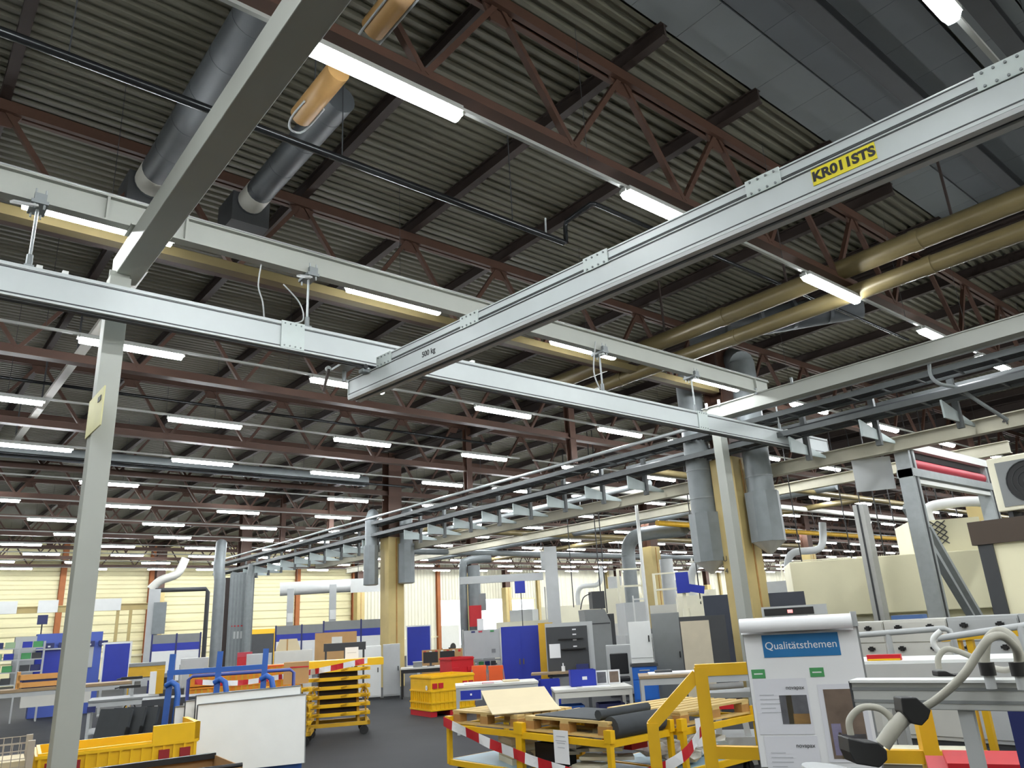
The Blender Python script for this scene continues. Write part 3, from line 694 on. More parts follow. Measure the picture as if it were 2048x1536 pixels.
a4(.06, .33, zt-.82, zt-.37, [(.09, .3, zt-.8, zt-.4, m_photo1), (.14, .16, zt-.8, zt-.65, m_yelpipe), (.16, .295, zt-.8, zt-.66, m_photo2), (.105, .16, zt-.78, zt-.6, M('print_lilac', (150, 144, 176), .6, 0, .2, 9))], False, 0)
a4(.07, .34, zt-1.3, zt-.88, [(.2, .29, zt-1.08, zt-.99, m_photo1), (.29, .33, zt-1.08, zt-.99, m_yelpipe), (.15, .26, zt-1.14, zt-1.07, m_photo2)])
a4(-.33, .02, zt-1.3, zt-1.03, None, False)

# ---------------------------------------------------------------- cardboard and crates at the camera end
t = thing('cardboard_box', 'large open cardboard box with a black liner by the white boards', 'box', (1.478, 5.401, 0), -0.279+.18); open_box(t, 1.0, .7, .93, m_card); MB().bx(-.5, .5, .3, .34, .91, .945).build('liner', m_black, t); MB().tube([(-.5, -.34, .935), (-.1, -.33, .96), (.2, -.34, .94), (.5, -.34, .935)], .014, 8, sub=4).build('rim_seal', m_black, t)
t = thing('cardboard_box', 'cardboard box with folded flaps at the foot of the grey crane post', 'box', (0.681, 5.558, 0), -0.137); open_box(t, .6, .5, .9, m_card); MB().bx(-.3, .3, -.25, .2, .9, .908).build('flap', m_cardl, t)
t = thing('mesh_pallet_box', 'beige wire mesh pallet box at the edge by the crane post', 'mesh box', (0.890, 8.152, 0), -0.123)
wm = M('mesh_beige', (176, 164, 148), .6)
for s in (-1, 1):
    for s2 in (-1, 1): MB().bx(s*.4-.025, s*.4+.025, s2*.3-.025, s2*.3+.025, 0, .97).build('post', wm, t)
for s2 in (-1, 1):
    b = MB()
    for i in range(15): b.bar((-.4, s2*.3, .12+i*.06), (.4, s2*.3, .12+i*.06), .006)
    for i in range(14): b.bar((-.39+i*.06, s2*.3, .1), (-.39+i*.06, s2*.3, .96), .006)
    tag(b.build('wire_mesh', wm, t), kind='stuff')
MB().bx(-.37, .37, -.27, .27, .1, .82).build('contents', m_cardl, t)
lc = bulk_crate('bulk_crate', 'low yellow plastic crate with red squares behind the crane post', 2.268, 9.328, -0.238+.1, 1.42, .9, .74, m_yel, m_yel, M('dull_red', (140, 22, 30), .5), rt=.97)
MB().bx(.28, .73, -.47, -.42, .7, .88).build('raised_rim', m_yel, lc); MB().bx(.68, .73, -.47, .3, .7, .88).build('raised_rim', m_yel, lc)
# white boards on blue A-frame cart
bx_, by_ = 3.782, 10.223
c = thing('sheet_cart', 'blue steel sheet cart with hoops carrying white boards', 'cart', (bx_, by_, 0), R(-21))
MB().bx(-.85, .85, -.45, .45, .16, .26).build('deck', m_blue, c)
for x in (-.78, -.22, .34):
    MB().bar((x, .0, .26), (x+.05, .06, 1.55), .07, .07).build('post', m_blue, c)
    MB().tube([(x+.12, -.1, .26), (x+.15, -.08, 1.08), (x+.13, -.06, 1.18), (x+.07, -.02, 1.22), (x+.0, .02, 1.18)], .035, 8).build('hoop', m_blue, c)
MB().bar((-.78, .04, 1.33), (.38, .04, 1.33), .06, .06).build('cross_bar', m_blue, c)
MB().tube([(-.55, .4, .26), (-.55, .4, 1.22), (-.5, .4, 1.26), (.72, .4, 1.26), (.77, .4, 1.22), (.77, .4, .26)], .022, 8).build('push_handle', M('handle_violet', (70, 82, 150), .45), c)
for x in (-.7, .7): castor(castor(MB(), x, -.35, .08), x, .35, .08).build('castor', m_black, c)
boards = [(-.4, .82, -.33, .26, 1.06), (-.37, .88, -.42, .22, .96), (-.52, .3, -.25, .3, 1.0), (-.64, .2, -.17, .3, .94)]
for i, (x0, x1, yy, z0, z1) in enumerate(boards):
    lab = ['white board with a dark gap line, second in the stack on the blue cart', 'white board standing foremost on the blue cart', 'white board third in the stack on the blue cart', 'white board rearmost in the stack on the blue cart'][i]
    b = on(c, 'white_board', lab, 'board', 0, 0, 0); m = MB(); dy = -.1
    m.add([(x0, yy-.1, z0), (x1, yy-.1, z0), (x1, yy+.0, z1+(x1-x0)*.02), (x0, yy+.0, z1), (x0, yy-.07, z0), (x1, yy-.07, z0), (x1, yy+.03, z1+(x1-x0)*.02), (x0, yy+.03, z1)], [(0,1,2,3), (7,6,5,4), (0,4,5,1), (1,5,6,2), (2,6,7,3), (3,7,4,0)])
    m.build('panel', m_white, b); MB().bar((x1, yy-.09, z0), (x1, yy+.01, z1), .012, .03).build('trim_and_gap_shade', m_mgrey, b); MB().bar((x0-.006, yy-.085, z0), (x0-.006, yy+.015, z1), .014, .034).build('trim_and_gap_shade', m_dark, b); MB().bar((x0, yy+.0, z1+.004), (x1, yy+.0, z1+.03), .03, .01).build('trim_and_gap_shade', m_mgrey, b)  # dark left edge paints the shade between the stacked boards
for i in range(3):
    b = on(c, 'leaning_sheet', ['dark grey panel leaning beside the blue cart, nearest the grey table', 'dark grey panel leaning beside the blue cart, middle one', 'dark grey panel leaning beside the blue cart, next to its post'][i], 'panel', -1.35+.15*i, .1, 0)
    b.rotation_euler.z += R(50)
    m = MB().bar((-.16, 0, .0), (.05, 0, .95), .5, .04, (1, 0, 0)); m.build('panel', m_foam, b); MB().bar((-.1, -.255, .3), (.0, -.255, .75), .01, .06, (1, 0, 0)).build('slot', m_black, b)
b = thing('steel_bench', 'long dark steel bench behind the blue cart', 'bench', (4.149, 11.897, 0), R(-16)); MB().bx(-.95, .95, -.3, .3, .88, .96).build('bench_top', m_dark, b)
for x in (-.85, 0, .85): MB().bx(x-.03, x+.03, -.25, .25, 0, .88).build('leg', m_dark, b)
# ---------------------------------------------------------------- yellow shelf carts
def shelf_cart(lab, x, y, rz, w, d, h, shelves, tray=True):
    t = thing('shelf_cart', lab, 'cart', (x, y, 0), rz)
    b = MB(); b.bx(-w/2, w/2, -d/2, -d/2+.05, .16, .22); b.bx(-w/2, w/2, d/2-.05, d/2, .16, .22); b.bx(-w/2, -w/2+.05, -d/2, d/2, .16, .22); b.bx(w/2-.05, w/2, -d/2, d/2, .16, .22); b.build('base_frame', m_yeld, t)
    for s in (-1, 1):
        MB().bar((s*w*.32, -d*.35, .2), (s*w*.28, -.04, h), .045, .045).build('upright', m_yeld, t); MB().bar((s*w*.44, -d*.4, .2), (s*w*.42, -d*.3, h*.72), .03, .03).build('upright', m_yeld, t)
        MB().bar((s*w*.32, d*.35, .2), (s*w*.28, .04, h), .045, .045).build('upright', m_yeld, t)
        MB().tube([(s*w*.46, -d*.46, h*.5), (s*w*.46, -d*.5, h*.62), (s*w*.4, -d*.5, h*.68), (s*w*.36, -d*.46, h*.6)], .018, 7, sub=3).build('hand_loop', m_yeld, t)
    for i in range(shelves):
        z = .34+i*(h-.42)/(shelves-1)
        MB().bx(-w*.5, w*.5, -d*.45, d*.45, z, z+.025).build('shelf', m_yeld, t); MB().bx(-w*.5, w*.5, -d*.47, -d*.45, z-.015, z+.045).build('shelf_edge', m_yel, t)
        for s in (-.38, .05, .36): MB().bar((s*w, -d*.5, z+.01), (s*w+.1, -d*.62, z+.04), .05, .025).build('support_arm', m_yeld, t)
        if i: MB().bx(-w*.3, w*.3, -d*.25, d*.3, z-.14, z-.02).build('inner_panel', m_rustd, t)
    if tray: MB().bx(-w*.48, w*.72, -d*.4, d*.4, h-.02, h+.1).build('top_tray', m_yel, t)
    for sx in (-1, 1):
        for sy in (-1, 1): castor(MB(), sx*(w/2-.1), sy*(d/2-.06), .075).build('castor', m_black, t)
    return t
shelf_cart('tall yellow shelf cart with a flat top tray beside the aisle', 6.860, 13.340, R(-26), 1.1, .75, 1.15, 6)
shelf_cart('lower yellow shelf cart next to the white boards', 5.611, 12.826, R(-30), .95, .7, .92, 5, False)
t = thing('paper_card', 'white card standing on top of the yellow shelf cart', 'card', (7.067, 13.231, 1.252), R(-26)); MB().bx(-.12, .12, -.004, 0, 0, .2).build('sheet', m_paper, t); MB().bx(-.08, .08, -.006, -.004, .1, .108).build('text_line', m_inkgrey, t)
t = thing('brown_carton', 'brown carton on the lower yellow shelf cart', 'carton', (5.783, 12.750, .945), R(-26)); MB().bx(-.2, .2, -.18, .18, 0, .34).build('box_body', m_card, t); MB().bx(-.1, .2, -.185, -.18, .25, .27).build('red_strip', m_red, t)
for px, dd, lab in ((424, 17.2, 'orange plastic crate stack beyond the blue cart, at its hoop'), (500, 17.4, 'orange plastic crate stack beyond the blue cart, at its middle post'), (566, 18.4, 'orange plastic crate stack beside the tall shelf cart')):
    t = thing('orange_crate_stack', lab, 'crates', ({'424': (5.556, 16.278), '500': (6.311, 16.215), '566': (7.316, 16.883)}[str(px)] + (0,)), R(-20))
    oc = M('crate_orange', (222, 138, 28), .5, 0, .15, 8)
    for i in range(4):
        k = MB().bx(-.37, .37, -.3, .3, i*.29, i*.29+.27).build('crate', oc, t); r_b = MB()
        for j in range(7): r_b.bx(-.36+j*.112, -.33+j*.112, -.315, -.3, i*.29+.02, i*.29+.25)
        tag(r_b.build('ribs', m_yeld, k), kind='stuff'); MB().bx(-.38, .38, -.32, -.3, i*.29+.24, i*.29+.27).build('rim', m_orange if i % 2 else oc, k)
tape('red and white tape strung in front of the orange crates', [(4.898, 15.127, 1.0), (5.600, 14.881, .93), (6.272, 14.611, .98), (6.118, 12.592, 1.12), (6.779, 12.135, 1.24)], .09, .18)

# ---------------------------------------------------------------- yellow and red bulk crates, tables in the middle
bulk_crate('bulk_crate', 'yellow plastic bulk crate on red skids in the aisle', 9.75, 14.25, R(-8), 1.0, 1.0, .78)
bulk_crate('bulk_crate', 'dark red plastic bulk crate behind the yellow one', 10.75, 15.1, R(-8), .56, .6, 1.06, m_red, m_red, m_red)
t = thing('paper_label', 'round white label on the yellow bulk crate', 'label', (9.22, 14.0, .55), R(-98)); MB().cyl((0, -.03, 0), (0, -.026, 0), .05, 14).build('disc', m_paper, t); MB().bx(-.02, .02, -.032, -.03, -.008, .008).build('print', m_inkgrey, t)
t = table('work_table', 'pale work table with a blue drawer beside the bulk crate', 8.63, 10.97, R(-35), 1.4, .7, .76, m_offwhite)
MB().bx(-.62, -.28, -.37, -.34, .54, .68).build('drawer', m_dblue, t); MB().bx(-.64, -.26, -.365, -.335, .52, .7).build('drawer_frame', m_lgrey, t); MB().bx(-.46, -.43, -.375, -.37, .6, .63).build('drawer_lock', m_white, t)
q_ = on(t, 'paper_stack', 'white papers lying on the pale work table', 'papers', -.1, 0, .762); MB().bx(-.45, .2, -.2, .2, 0, .012).build('sheet', m_paper, q_); MB().bx(.22, .5, -.15, .2, 0, .02).build('folder', m_cardl, q_)
q_ = on(t, 'pink_folder', 'small red folder at the front edge of the pale work table', 'folder', -.15, -.28, .762); MB().bx(-.1, .1, -.05, .05, 0, .02).build('cover', m_pinkred, q_); MB().bx(-.095, .1, -.052, .045, .004, .016).build('pages', m_paper, q_)
t = table('desk', 'black-framed desk with monitors behind the yellow bulk crate', 12.1, 18.2, R(-33), 1.6, .8, .76, m_offwhite, m_black)
for i, (x, lab) in enumerate(((.0, 'black monitor on the black-framed desk'), (.45, 'second small dark monitor on the black-framed desk'))):
    q_ = on(t, 'monitor', lab, 'monitor', x, 0, .762); MB().bx(-.2, .2, -.02, .02, .08, .36).build('screen', m_black, q_); MB().bx(-.03, .03, -.01, .02, .0, .1).build('stand', m_dark, q_); MB().bx(-.1, .1, -.08, .08, 0, .012).build('foot', m_dark, q_)
q_ = on(t, 'grey_file', 'grey file box beside the black monitor', 'file', -.35, -.1, .762); MB().bx(-.12, .12, -.1, .1, 0, .12).build('box_body', m_mgrey, q_); MB().bx(-.13, .13, -.11, .11, .12, .14).build('lid', m_lgrey, q_)
cabinet('steel_cabinet', 'white steel cabinet with a blue foot panel behind the shelf cart', 10.863, 19.475, -0.509, .76, .5, 1.36, m_white, m_white, 1)
cabinet('steel_cabinet', 'plain grey steel cabinet beneath the ochre column', 11.442, 19.141, -0.539, .46, .5, 1.38, m_lgrey, m_lgrey, 1)
t = thing('cardboard_screen', 'brown cardboard partition behind the red bulk crate', 'partition', (13.147, 18.872, 0), R(-38)); MB().bx(-.75, .75, 0, .03, .1, 1.15).build('board', m_card, t)
for s in (-.7, .7): MB().bx(s-.03, s+.03, -.2, .2, 0, .1).build('foot', m_dark, t)
for i in range(9): MB().bx(-.7+i*.165, -.63+i*.165, -.003, 0, 1.06, 1.12).build('tape_mark', m_paper if i % 2 else m_red, t)
# orange chairs
def chair(lab, x, y, rz):
    t = thing('stacking_chair', lab, 'chair', (x, y, 0), rz, 'orange chairs')
    MB().bx(-.21, .21, -.2, .2, .44, .46).build('seat', m_orange, t, bevel=.008)
    MB().prism([(-.2, .5), (.2, .5), (.16, .88), (-.16, .88)], -.2, -.18).build('backrest', m_orange, t, bevel=.01)
    for sx in (-1, 1):
        for sy in (-1, 1): MB().bar((sx*.18, sy*.17, .44), (sx*.22, sy*.22, 0), .02).build('leg', m_zincd, t)
        MB().bar((sx*.17, -.19, .44), (sx*.16, -.2, .8), .02).build('back_tube', m_zincd, t)
chair('orange plastic chair next to the red bulk crate', 10.821, 14.384, R(-30))
chair('orange plastic chair beneath the mobile whiteboard', 10.844, 13.735, R(-45))
# whiteboard
t = thing('whiteboard', 'mobile whiteboard with small magnets beside the deep blue cabinet', 'whiteboard', (12.477, 16.392, 0), -0.651)
w_ = 0.949; h2 = w_/2
MB().bx(-h2, h2, 0, .03, .92, 1.62).build('board', m_lgrey, t); 
for s in (-1, 1): MB().bx(s*h2-.02, s*h2+.02, 0, .04, 0, 1.65).build('post', m_alu, t); MB().bx(s*h2-.03, s*h2+.03, -.3, .3, 0, .05).build('foot', m_alu, t)
for x, z, mt in ((-.25*w_+.03, 1.58, m_navy), (-.02, 1.58, m_pinkred), (.3*w_, 1.58, m_green), (.32*w_, 1.12, m_mgrey)): MB().bx(x-.05, x+.05, -.008, 0, z-.02-(.05 if mt is m_mgrey else 0), z+.02).build('magnet', mt, t)
MB().bx(-h2, h2, -.1, .02, .86, .9).build('tray', m_mgrey, t)
t = thing('shelf_unit', 'low grey shelf with small boxes under the whiteboard', 'shelf', (12.856, 16.605, 0), -0.659); MB().bx(-.35, .4, -.15, .15, .7, .73).build('shelf_board', m_lgrey, t); MB().bx(-.35, .4, -.15, .15, .3, .33).build('shelf_board', m_lgrey, t)
for s in (-.34, .39): MB().bx(s-.015, s+.015, -.15, .15, 0, .8).build('side_panel', m_lgrey, t)
for i in range(4): q_ = on(t, 'parts_box', ['green parts box on the low grey shelf', 'violet parts box on the low grey shelf', 'dark parts box on the low grey shelf', 'pale parts box on the low grey shelf'][i], 'box', -.2+.16*i, 0, .732); open_box(q_, .13, .2, .1, [m_green, m_navy, m_dark, m_offwhite][i])
cabinet('tall_cabinet', 'deep blue two-door steel cabinet beside the whiteboard', 11.982, 14.227, -0.700, 0.895, .5, 1.66, m_dblue, m_dblue, 2, handle=m_yelpipe)
# yellow frame and dark tool-board station
t = thing('press_frame', 'ochre C-shaped steel frame between blue cabinet and black tool board', 'frame', (11.974, 13.439, 0), -0.728)
MB().bx(-.09, .09, -.06, .06, 0, 1.7).build('upright', m_yeld, t); MB().bx(.09, .24, -.06, .06, 1.55, 1.7).build('arm', m_yeld, t); MB().bx(-.2, .25, -.25, .25, 0, .04).build('foot_plate', m_yeld, t)
t = thing('tool_board_station', 'workstation with a black tool board and wooden shelf', 'workstation', (11.620, 12.271, 0), -0.758); w_ = 0.875; h2 = w_/2
MB().bx(-h2, h2, .0, .05, .72, 1.6).build('tool_board', m_dark, t); MB().bx(-h2-.02, h2+.12, .05, .08, .6, 1.68).build('back_panel', m_lgrey, t)
MB().bx(-h2-.35, h2, -.4, .05, .68, .72).build('worktop', m_ply, t); MB().bx(-h2+.3, h2-.05, -.1, 0, 1.14, 1.16).build('tool_shelf', m_black, t); MB().bx(-h2+.25, h2-.1, -.06, 0, 1.34, 1.36).build('tool_shelf', m_black, t)
for z in (1.52, 1.42, 1.31, 1.18): MB().bx(.12, .2, -.012, 0, z, z+.025).build('tool_tag', m_paper, t)
MB().bx(-h2+.05, -h2+.28, -.01, 0, .98, 1.26).build('pinned_sheet', m_paper, t)
for s in (-h2+.05, h2-.05): MB().bx(s-.03, s+.03, -.3, .04, 0, .68).build('leg', m_dark, t)
q_ = on(t, 'blue_tub', 'dark blue tub on the wooden shelf of the black tool board', 'tub', h2-.16, -.2, .722); open_box(q_, .26, .2, .12, m_navy)
q_ = on(t, 'white_bottles', 'small white bottle in front of the black tool board', 'bottle', -.12, -.2, .722); MB().cyl((0, 0, 0), (0, 0, .1), .04, 10).build('bottle_body', m_paper, q_); MB().cyl((0, 0, .1), (0, 0, .16), .012, 8).build('nozzle', m_paper, q_)
for i, (px, dd) in enumerate(((1015, 1), (1050, 1), (1090, 1))):
    pos = [(9.882, 12.071), (10.010, 11.703), (10.370, 11.520)][i]
    q_ = thing('storage_bin', ['blue storage bin before the deep blue cabinet, beside the whiteboard side', 'blue storage bin before the deep blue cabinet, middle one', 'blue storage bin under the wooden worktop'][i], 'bin', (*pos, 0), -0.706); MB().bx(-.19, .19, -.14, .14, 0, .46).build('bin_lower', m_dblue, q_); open_box(on(q_, 'storage_bin', ['blue bin stacked uppermost before the cabinet, whiteboard side', 'blue bin stacked uppermost before the cabinet, middle stack', 'blue bin stacked uppermost under the wooden worktop'][i], 'bin', 0, 0, .462), .38, .28, .2, m_dblue)
# lower table with blue tub and frames
t = table('work_table', 'low cream work table carrying a blue tub and small framed pictures', 9.380, 9.429, -0.783+.12, 1.25, .75, .66, m_offwhite, m_offwhite)
q_ = on(t, 'blue_tub', 'large blue tub on the low cream work table', 'tub', -.1, .2, .662); open_box(q_, .42, .3, .25, m_dblue); MB().bx(-.02, .06, -.154, -.15, .1, .15).build('label_print', m_paper, q_)
for x, lab, mt in ((.22, 'small framed picture beside the large blue tub', m_photo2), (.43, 'framed brown picture at the end of the cream table', m_photo1)):
    q_ = on(t, 'picture_frame', lab, 'picture', x, .2, .662); MB().bx(-.1, .1, 0, .02, 0, .22).build('frame_edge', m_paper, q_); MB().bx(-.075, .075, -.003, 0, .025, .195).build('mount', mt, q_)
q_ = on(t, 'paper_stack', 'white papers on the low cream work table', 'papers', .05, -.15, .662); MB().bx(-.2, .25, -.1, .1, 0, .01).build('sheet', m_paper, q_); MB().bx(-.3, .0, -.2, -.05, 0, .008).build('sheet', m_offwhite, q_)
for i, x in enumerate((-.35, .3)): q_ = on(t, 'storage_bin', ['blue bin under the low cream table, near its front leg', 'blue bin under the low cream table, far leg'][i], 'bin', x, 0, 0); open_box(q_, .42, .4, .4, m_blue if i == 0 else m_navy); MB().bx(-.15, .1, -.206, -.2, .22, .28).build('label_print', m_paper, q_)
# machines and cabinets behind
t = thing('control_machine', 'tall grey machine tower with a dark side and arm', 'machine', (15.363, 15.041, 0), -0.796+.25)
m = MB(); m.prism([(-.36, 0), (.3, 0), (.3, 1.65), (.16, 1.98), (-.4, 1.98), (-.36, 1.4)], -.4, .3); m.build('housing_body', m_mgrey, t); MB().bx(.3, .42, -.35, .3, 0, 1.85).build('side_panel', m_dark, t); MB().bx(-.1, .25, -.2, .2, 2.0, 2.45).build('top_box', m_dark, t); MB().tube([(-.4, 0, 2.0), (-.3, 0, 2.3), (-.1, 0, 2.4)], .015, 6, sub=4).build('cable', m_black, t); MB().bx(-.34, .28, -.405, -.4, 1.6, 1.63).build('panel_joint', m_dark, t)
cabinet('steel_cabinet', 'low light grey cabinet left of the white wall cabinet', 13.888, 12.819, -0.825, .75, .45, 1.12, m_lgrey, m_lgrey, 1)
cabinet('steel_cabinet', 'white cabinet standing on the blue tool chest', 12.161, 10.703, -0.849, 0.432, .4, .78, m_white, m_white, 1, z=.84, plinth=False)
t = thing('tool_chest', 'bright blue tool chest with drawers under the white cabinet', 'tool chest', (12.174, 10.688, 0), -0.850); w_ = 0.482/2
MB().bx(-w_, w_, -.25, .25, .14, .78).build('body', m_mblue, t); MB().bx(-w_-.03, w_+.03, -.28, .28, .78, .83).build('top_plate', m_dark, t); MB().bx(-w_+.02, w_-.02, -.27, -.25, .55, .75).build('drawer', m_mblue, t); MB().bx(-w_+.02, w_-.02, -.27, -.25, .18, .53).build('drawer', m_mblue, t); MB().bx(-.1, .1, -.285, -.27, .7, .72).build('handle', m_zinc, t)
for sx in (-.2, .2): castor(castor(MB(), sx, -.15, .06), sx, .15, .06).build('castor', m_black, t)
cabinet('tall_cabinet', 'tall mid grey steel cabinet beside the blue tool chest', 13.045, 10.744, -0.882, 0.581, .5, 1.76, m_mgrey, m_mgrey, 1)
t = cabinet('tall_cabinet', 'dark grey cabinet with a beige door panel by the ochre column', 12.310, 9.253, -0.926, 0.845, .5, 1.66, m_dark, m_dark, 0)
MB().bx(-0.845/2+.02, .12, -.27, -.25, .1, 1.58).build('door', M('door_beige', (196, 186, 164), .6), t)
t = table('work_table', 'long grey work table behind the yellow guard rail', 9.858, 7.522, -0.919+.1, 1.9, .7, .86, m_ply, m_lgrey)
q_ = on(t, 'white_tube_roll', 'white film roll lying on the long grey work table', 'roll', .3, 0, .862); MB().cyl((-.3, 0, .05), (.3, 0, .05), .05, 12).build('roll_body', m_paper, q_); MB().cyl((.3, 0, .05), (.36, 0, .05), .02, 8).build('core', m_card, q_)
q_ = on(t, 'white_sheet_stack', 'flat white sheets on the long grey work table', 'sheets', -.4, 0, .862); MB().bx(-.4, .3, -.2, .2, 0, .02).build('sheet', m_paper, q_); MB().bx(-.3, -.05, -.1, .1, .02, .05).build('tray', m_dark, q_)
t = thing('trestle', 'grey trestle with red and white tape behind the guard rail', 'trestle', (8.273, 5.966, 0), -0.946); MB().bx(-.3, .3, -.3, .3, .72, .78).build('trestle_top', m_mgrey, t)
for s in (-1, 1): MB().bar((s*.12, -.2, .72), (s*.2, -.25, 0), .07, .07).build('leg', m_lgrey, t); MB().bar((s*.12, .2, .72), (s*.2, .25, 0), .07, .07).build('leg', m_lgrey, t)
MB().bx(-.14, .14, -.3, -.2, .6, .7).build('red_band', m_red, t); MB().bx(-.3, .35, -.32, .32, .1, .3).build('lower_tray', m_lgrey, t)
t = thing('swivel_chair', 'black office chair behind the framed pictures', 'chair', (12.434, 11.593, 0), -0.822); MB().bx(-.2, .2, -.2, .2, .46, .54).build('seat', m_black, t, bevel=.02); MB().bx(-.19, .19, .18, .23, .58, 1.0).build('backrest', m_black, t, bevel=.02); MB().cyl((0, 0, .06), (0, 0, .46), .03, 8).build('pillar', m_dark, t)
b = MB()
for i in range(5): b.bar((0, 0, .08), (.28*math.cos(i*1.257), .28*math.sin(i*1.257), .04), .04)
b.build('star_base', m_dark, t)

# ---------------------------------------------------------------- workshop on the blue-cabinet side
t = table('work_table', 'grey work table with a small blue label behind the crane post', 4.2, 17.0, R(-15), 1.2, 1.0, .76, m_mgrey, m_lgrey, shelf=True)
MB().bx(-.6, -.46, -.51, -.49, .56, .66).build('label_plate', m_navy, t)
q_ = on(t, 'black_bag', 'black bag on the lower shelf of the grey work table', 'bag', .1, 0, .212); MB().bx(-.22, .22, -.2, .2, 0, .3).build('bag_body', m_black, q_, bevel=.06); MB().tube([(-.12, 0, .28), (-.06, 0, .4), (.06, 0, .4), (.12, 0, .28)], .012, 6, sub=4).build('strap', m_black, q_)
q_ = on(t, 'upright_board', 'narrow yellow and white board standing on the grey work table', 'board', .55, .1, .762); MB().bx(-.14, -.02, -.03, .03, 0, .42).build('white_side', m_white, q_); MB().bx(-.02, .12, -.03, .03, 0, .45).build('yellow_side', m_yeld, q_)
for i, z in enumerate((.3, .14)): 
    q_ = on(t, 'screw_clamp', ['black screw clamp, upper one above the grey table', 'black screw clamp, lower one above the grey table'][i], 'clamp', .12-.02*i, .2, .762+z); MB().bx(-.22, .16, -.03, .03, 0, .05).build('clamp_bar', m_black, q_); MB().bx(-.02, .02, -.02, .02, -z, 0).build('holder', m_lgrey, q_); MB().cyl((-.3, 0, .01), (-.18, 0, .03), .015, 8).build('spindle', m_dark, q_)
t = table('work_bench', 'long brown-topped work bench in front of the deep blue tool wall', 3.285, 20.033, R(-6), 3.4, .8, .95, m_ply, m_lgrey, .06)
MB().bx(-.4, .9, -.38, -.2, .58, .86).build('drawer_box', m_offwhite, t)
q_ = on(t, 'wooden_crate', 'pale wooden frame crate on the brown work bench', 'crate', .1, 0, .952); oc = M('crate_tan', (206, 150, 82), .6, 0, .12, 6)
for z in (.02, .17): MB().bx(-.6, .6, -.22, -.2, z, z+.1).build('slat', oc, q_); MB().bx(-.6, .6, .2, .22, z, z+.1).build('slat', oc, q_)
for s in (-.58, .58): MB().bx(s-.03, s+.03, -.22, .22, 0, .34).build('end_post', oc, q_)
MB().bx(-.5, .5, -.18, .18, 0, .18).build('contents', m_navy, q_)
for i in range(5):
    q_ = on(t, 'upright_sheet', f'white sheet in the rack at the end of the brown bench, {ORD[i]} from the edge', 'sheet', -1.5+i*.16, .1, .952); MB().bx(-.012, .012, -.2, .2, 0, .45).build('panel', m_white, q_); MB().bx(-.014, .014, -.21, -.2, 0, .46).build('edge_strip', m_mgrey, q_)
t = thing('tool_wall', 'big deep blue tool wall cabinet behind the crane post', 'cabinet', (4.633, 25.076, 0), -0.183+.1); w_ = 1.611; h2 = w_/2
MB().bx(-h2, h2, 0, .5, 0, 2.15).build('body', M('panel_blue', (70, 92, 176), .5, 0, .05, 2), t); MB().bx(-h2+.02, h2-.5, -.03, 0, .75, 1.72).build('tool_panel', m_dblue, t); MB().bx(-h2-.5, -h2, 0, .5, .9, 2.1).build('side_panel', m_lgrey, t)
MB().bx(-h2, h2-.4, -.12, 0, 1.72, 1.76).build('shelf_rail', m_lgrey, t)
for i in range(5): MB().bx(-h2+.2+.33*i, -h2+.42+.33*i, -.12, -.02, 1.77, 1.9).build('tool_bin', m_navy, t); MB().bx(-h2+.27+.33*i, -h2+.33+.33*i, -.13, -.12, 1.79, 1.83).build('bin_label', m_paper, t)
MB().bx(h2-.42, h2-.2, -.02, 0, 1.2, 1.75).build('notice_board', m_lgrey, t)
t = thing('parts_rack', 'open zinc parts rack with green and blue bins beside the tool wall', 'rack', (3.334, 24.272, 0), -0.137); 
for sx in (-.65, .0, .55):
    for sy in (-.2, .2): MB().bx(sx-.02, sx+.02, sy-.02, sy+.02, 0, 1.95).build('upright', m_lgrey, t)
for z in (.9, 1.2, 1.5, 1.78): MB().bx(-.65, .55, -.22, .22, z, z+.025).build('shelf', m_lgrey, t)
k = 0
for z in (.926, 1.226, 1.526, 1.806):
    for x in (-.48, -.22, .16, .4):
        q_ = on(t, 'parts_bin', f'{["green", "dark", "navy", "pale green", "blue"][k % 5]} parts bin, {["bottom", "second", "third", "top"][k//4]} shelf of the zinc rack, {ORD[k % 4]} along', 'bin', x, 0, z); open_box(q_, .22, .3, .15, [m_green, m_dark, m_navy, M('bin_pale', (150, 176, 140), .6), m_dblue][k % 5]); k += 1
t = thing('display_board', 'blue pin board in a white frame right of the crane post', 'board', (5.470, 23.368, 0), -0.230); w_ = 0.600/2
MB().bx(-w_, w_, 0, .04, .75, 1.78).build('pin_board', m_dblue, t); MB().bx(-w_-.05, w_+.05, .01, .05, .7, 1.83).build('border_frame', m_white, t)
for s in (-w_, w_): MB().bx(s-.03, s+.03, 0, .05, 0, .75).build('leg', m_lgrey, t); MB().bx(s-.03, s+.03, -.25, .25, 0, .04).build('foot', m_lgrey, t)
t = thing('machine_bench', 'yellow-fronted machine bench with grey top beside the blue pin board', 'machine', (5.827, 21.732, 0), -0.262); w_ = 0.836/2
MB().bx(-w_, w_, -.3, .3, 1.2, 1.28).build('top_cover', m_mgrey, t); MB().bx(-w_, w_, -.28, .28, .95, 1.2).build('yellow_front', m_yeld, t); MB().bx(-w_, w_, -.32, .28, .86, .93).build('rail', m_lgrey, t)
for s in (-w_+.06, w_-.06): MB().bx(s-.05, s+.05, -.25, .25, 0, .95).build('leg', m_yeld, t)
t = thing('dark_machine', 'dark grey press machine left of the blue cart posts', 'machine', (5.369, 18.226, 0), -0.286); MB().bx(-.35, .3, -.3, .3, 0, .78).build('base', m_dark, t); MB().bx(-.3, .1, -.25, .25, .78, 1.1).build('head_block', m_mgrey, t); MB().bx(-.2, .0, -.27, -.25, .85, 1.02).build('window', m_black, t); MB().cyl((.2, 0, .78), (.2, 0, 1.25), .03, 8).build('mast', m_lgrey, t)
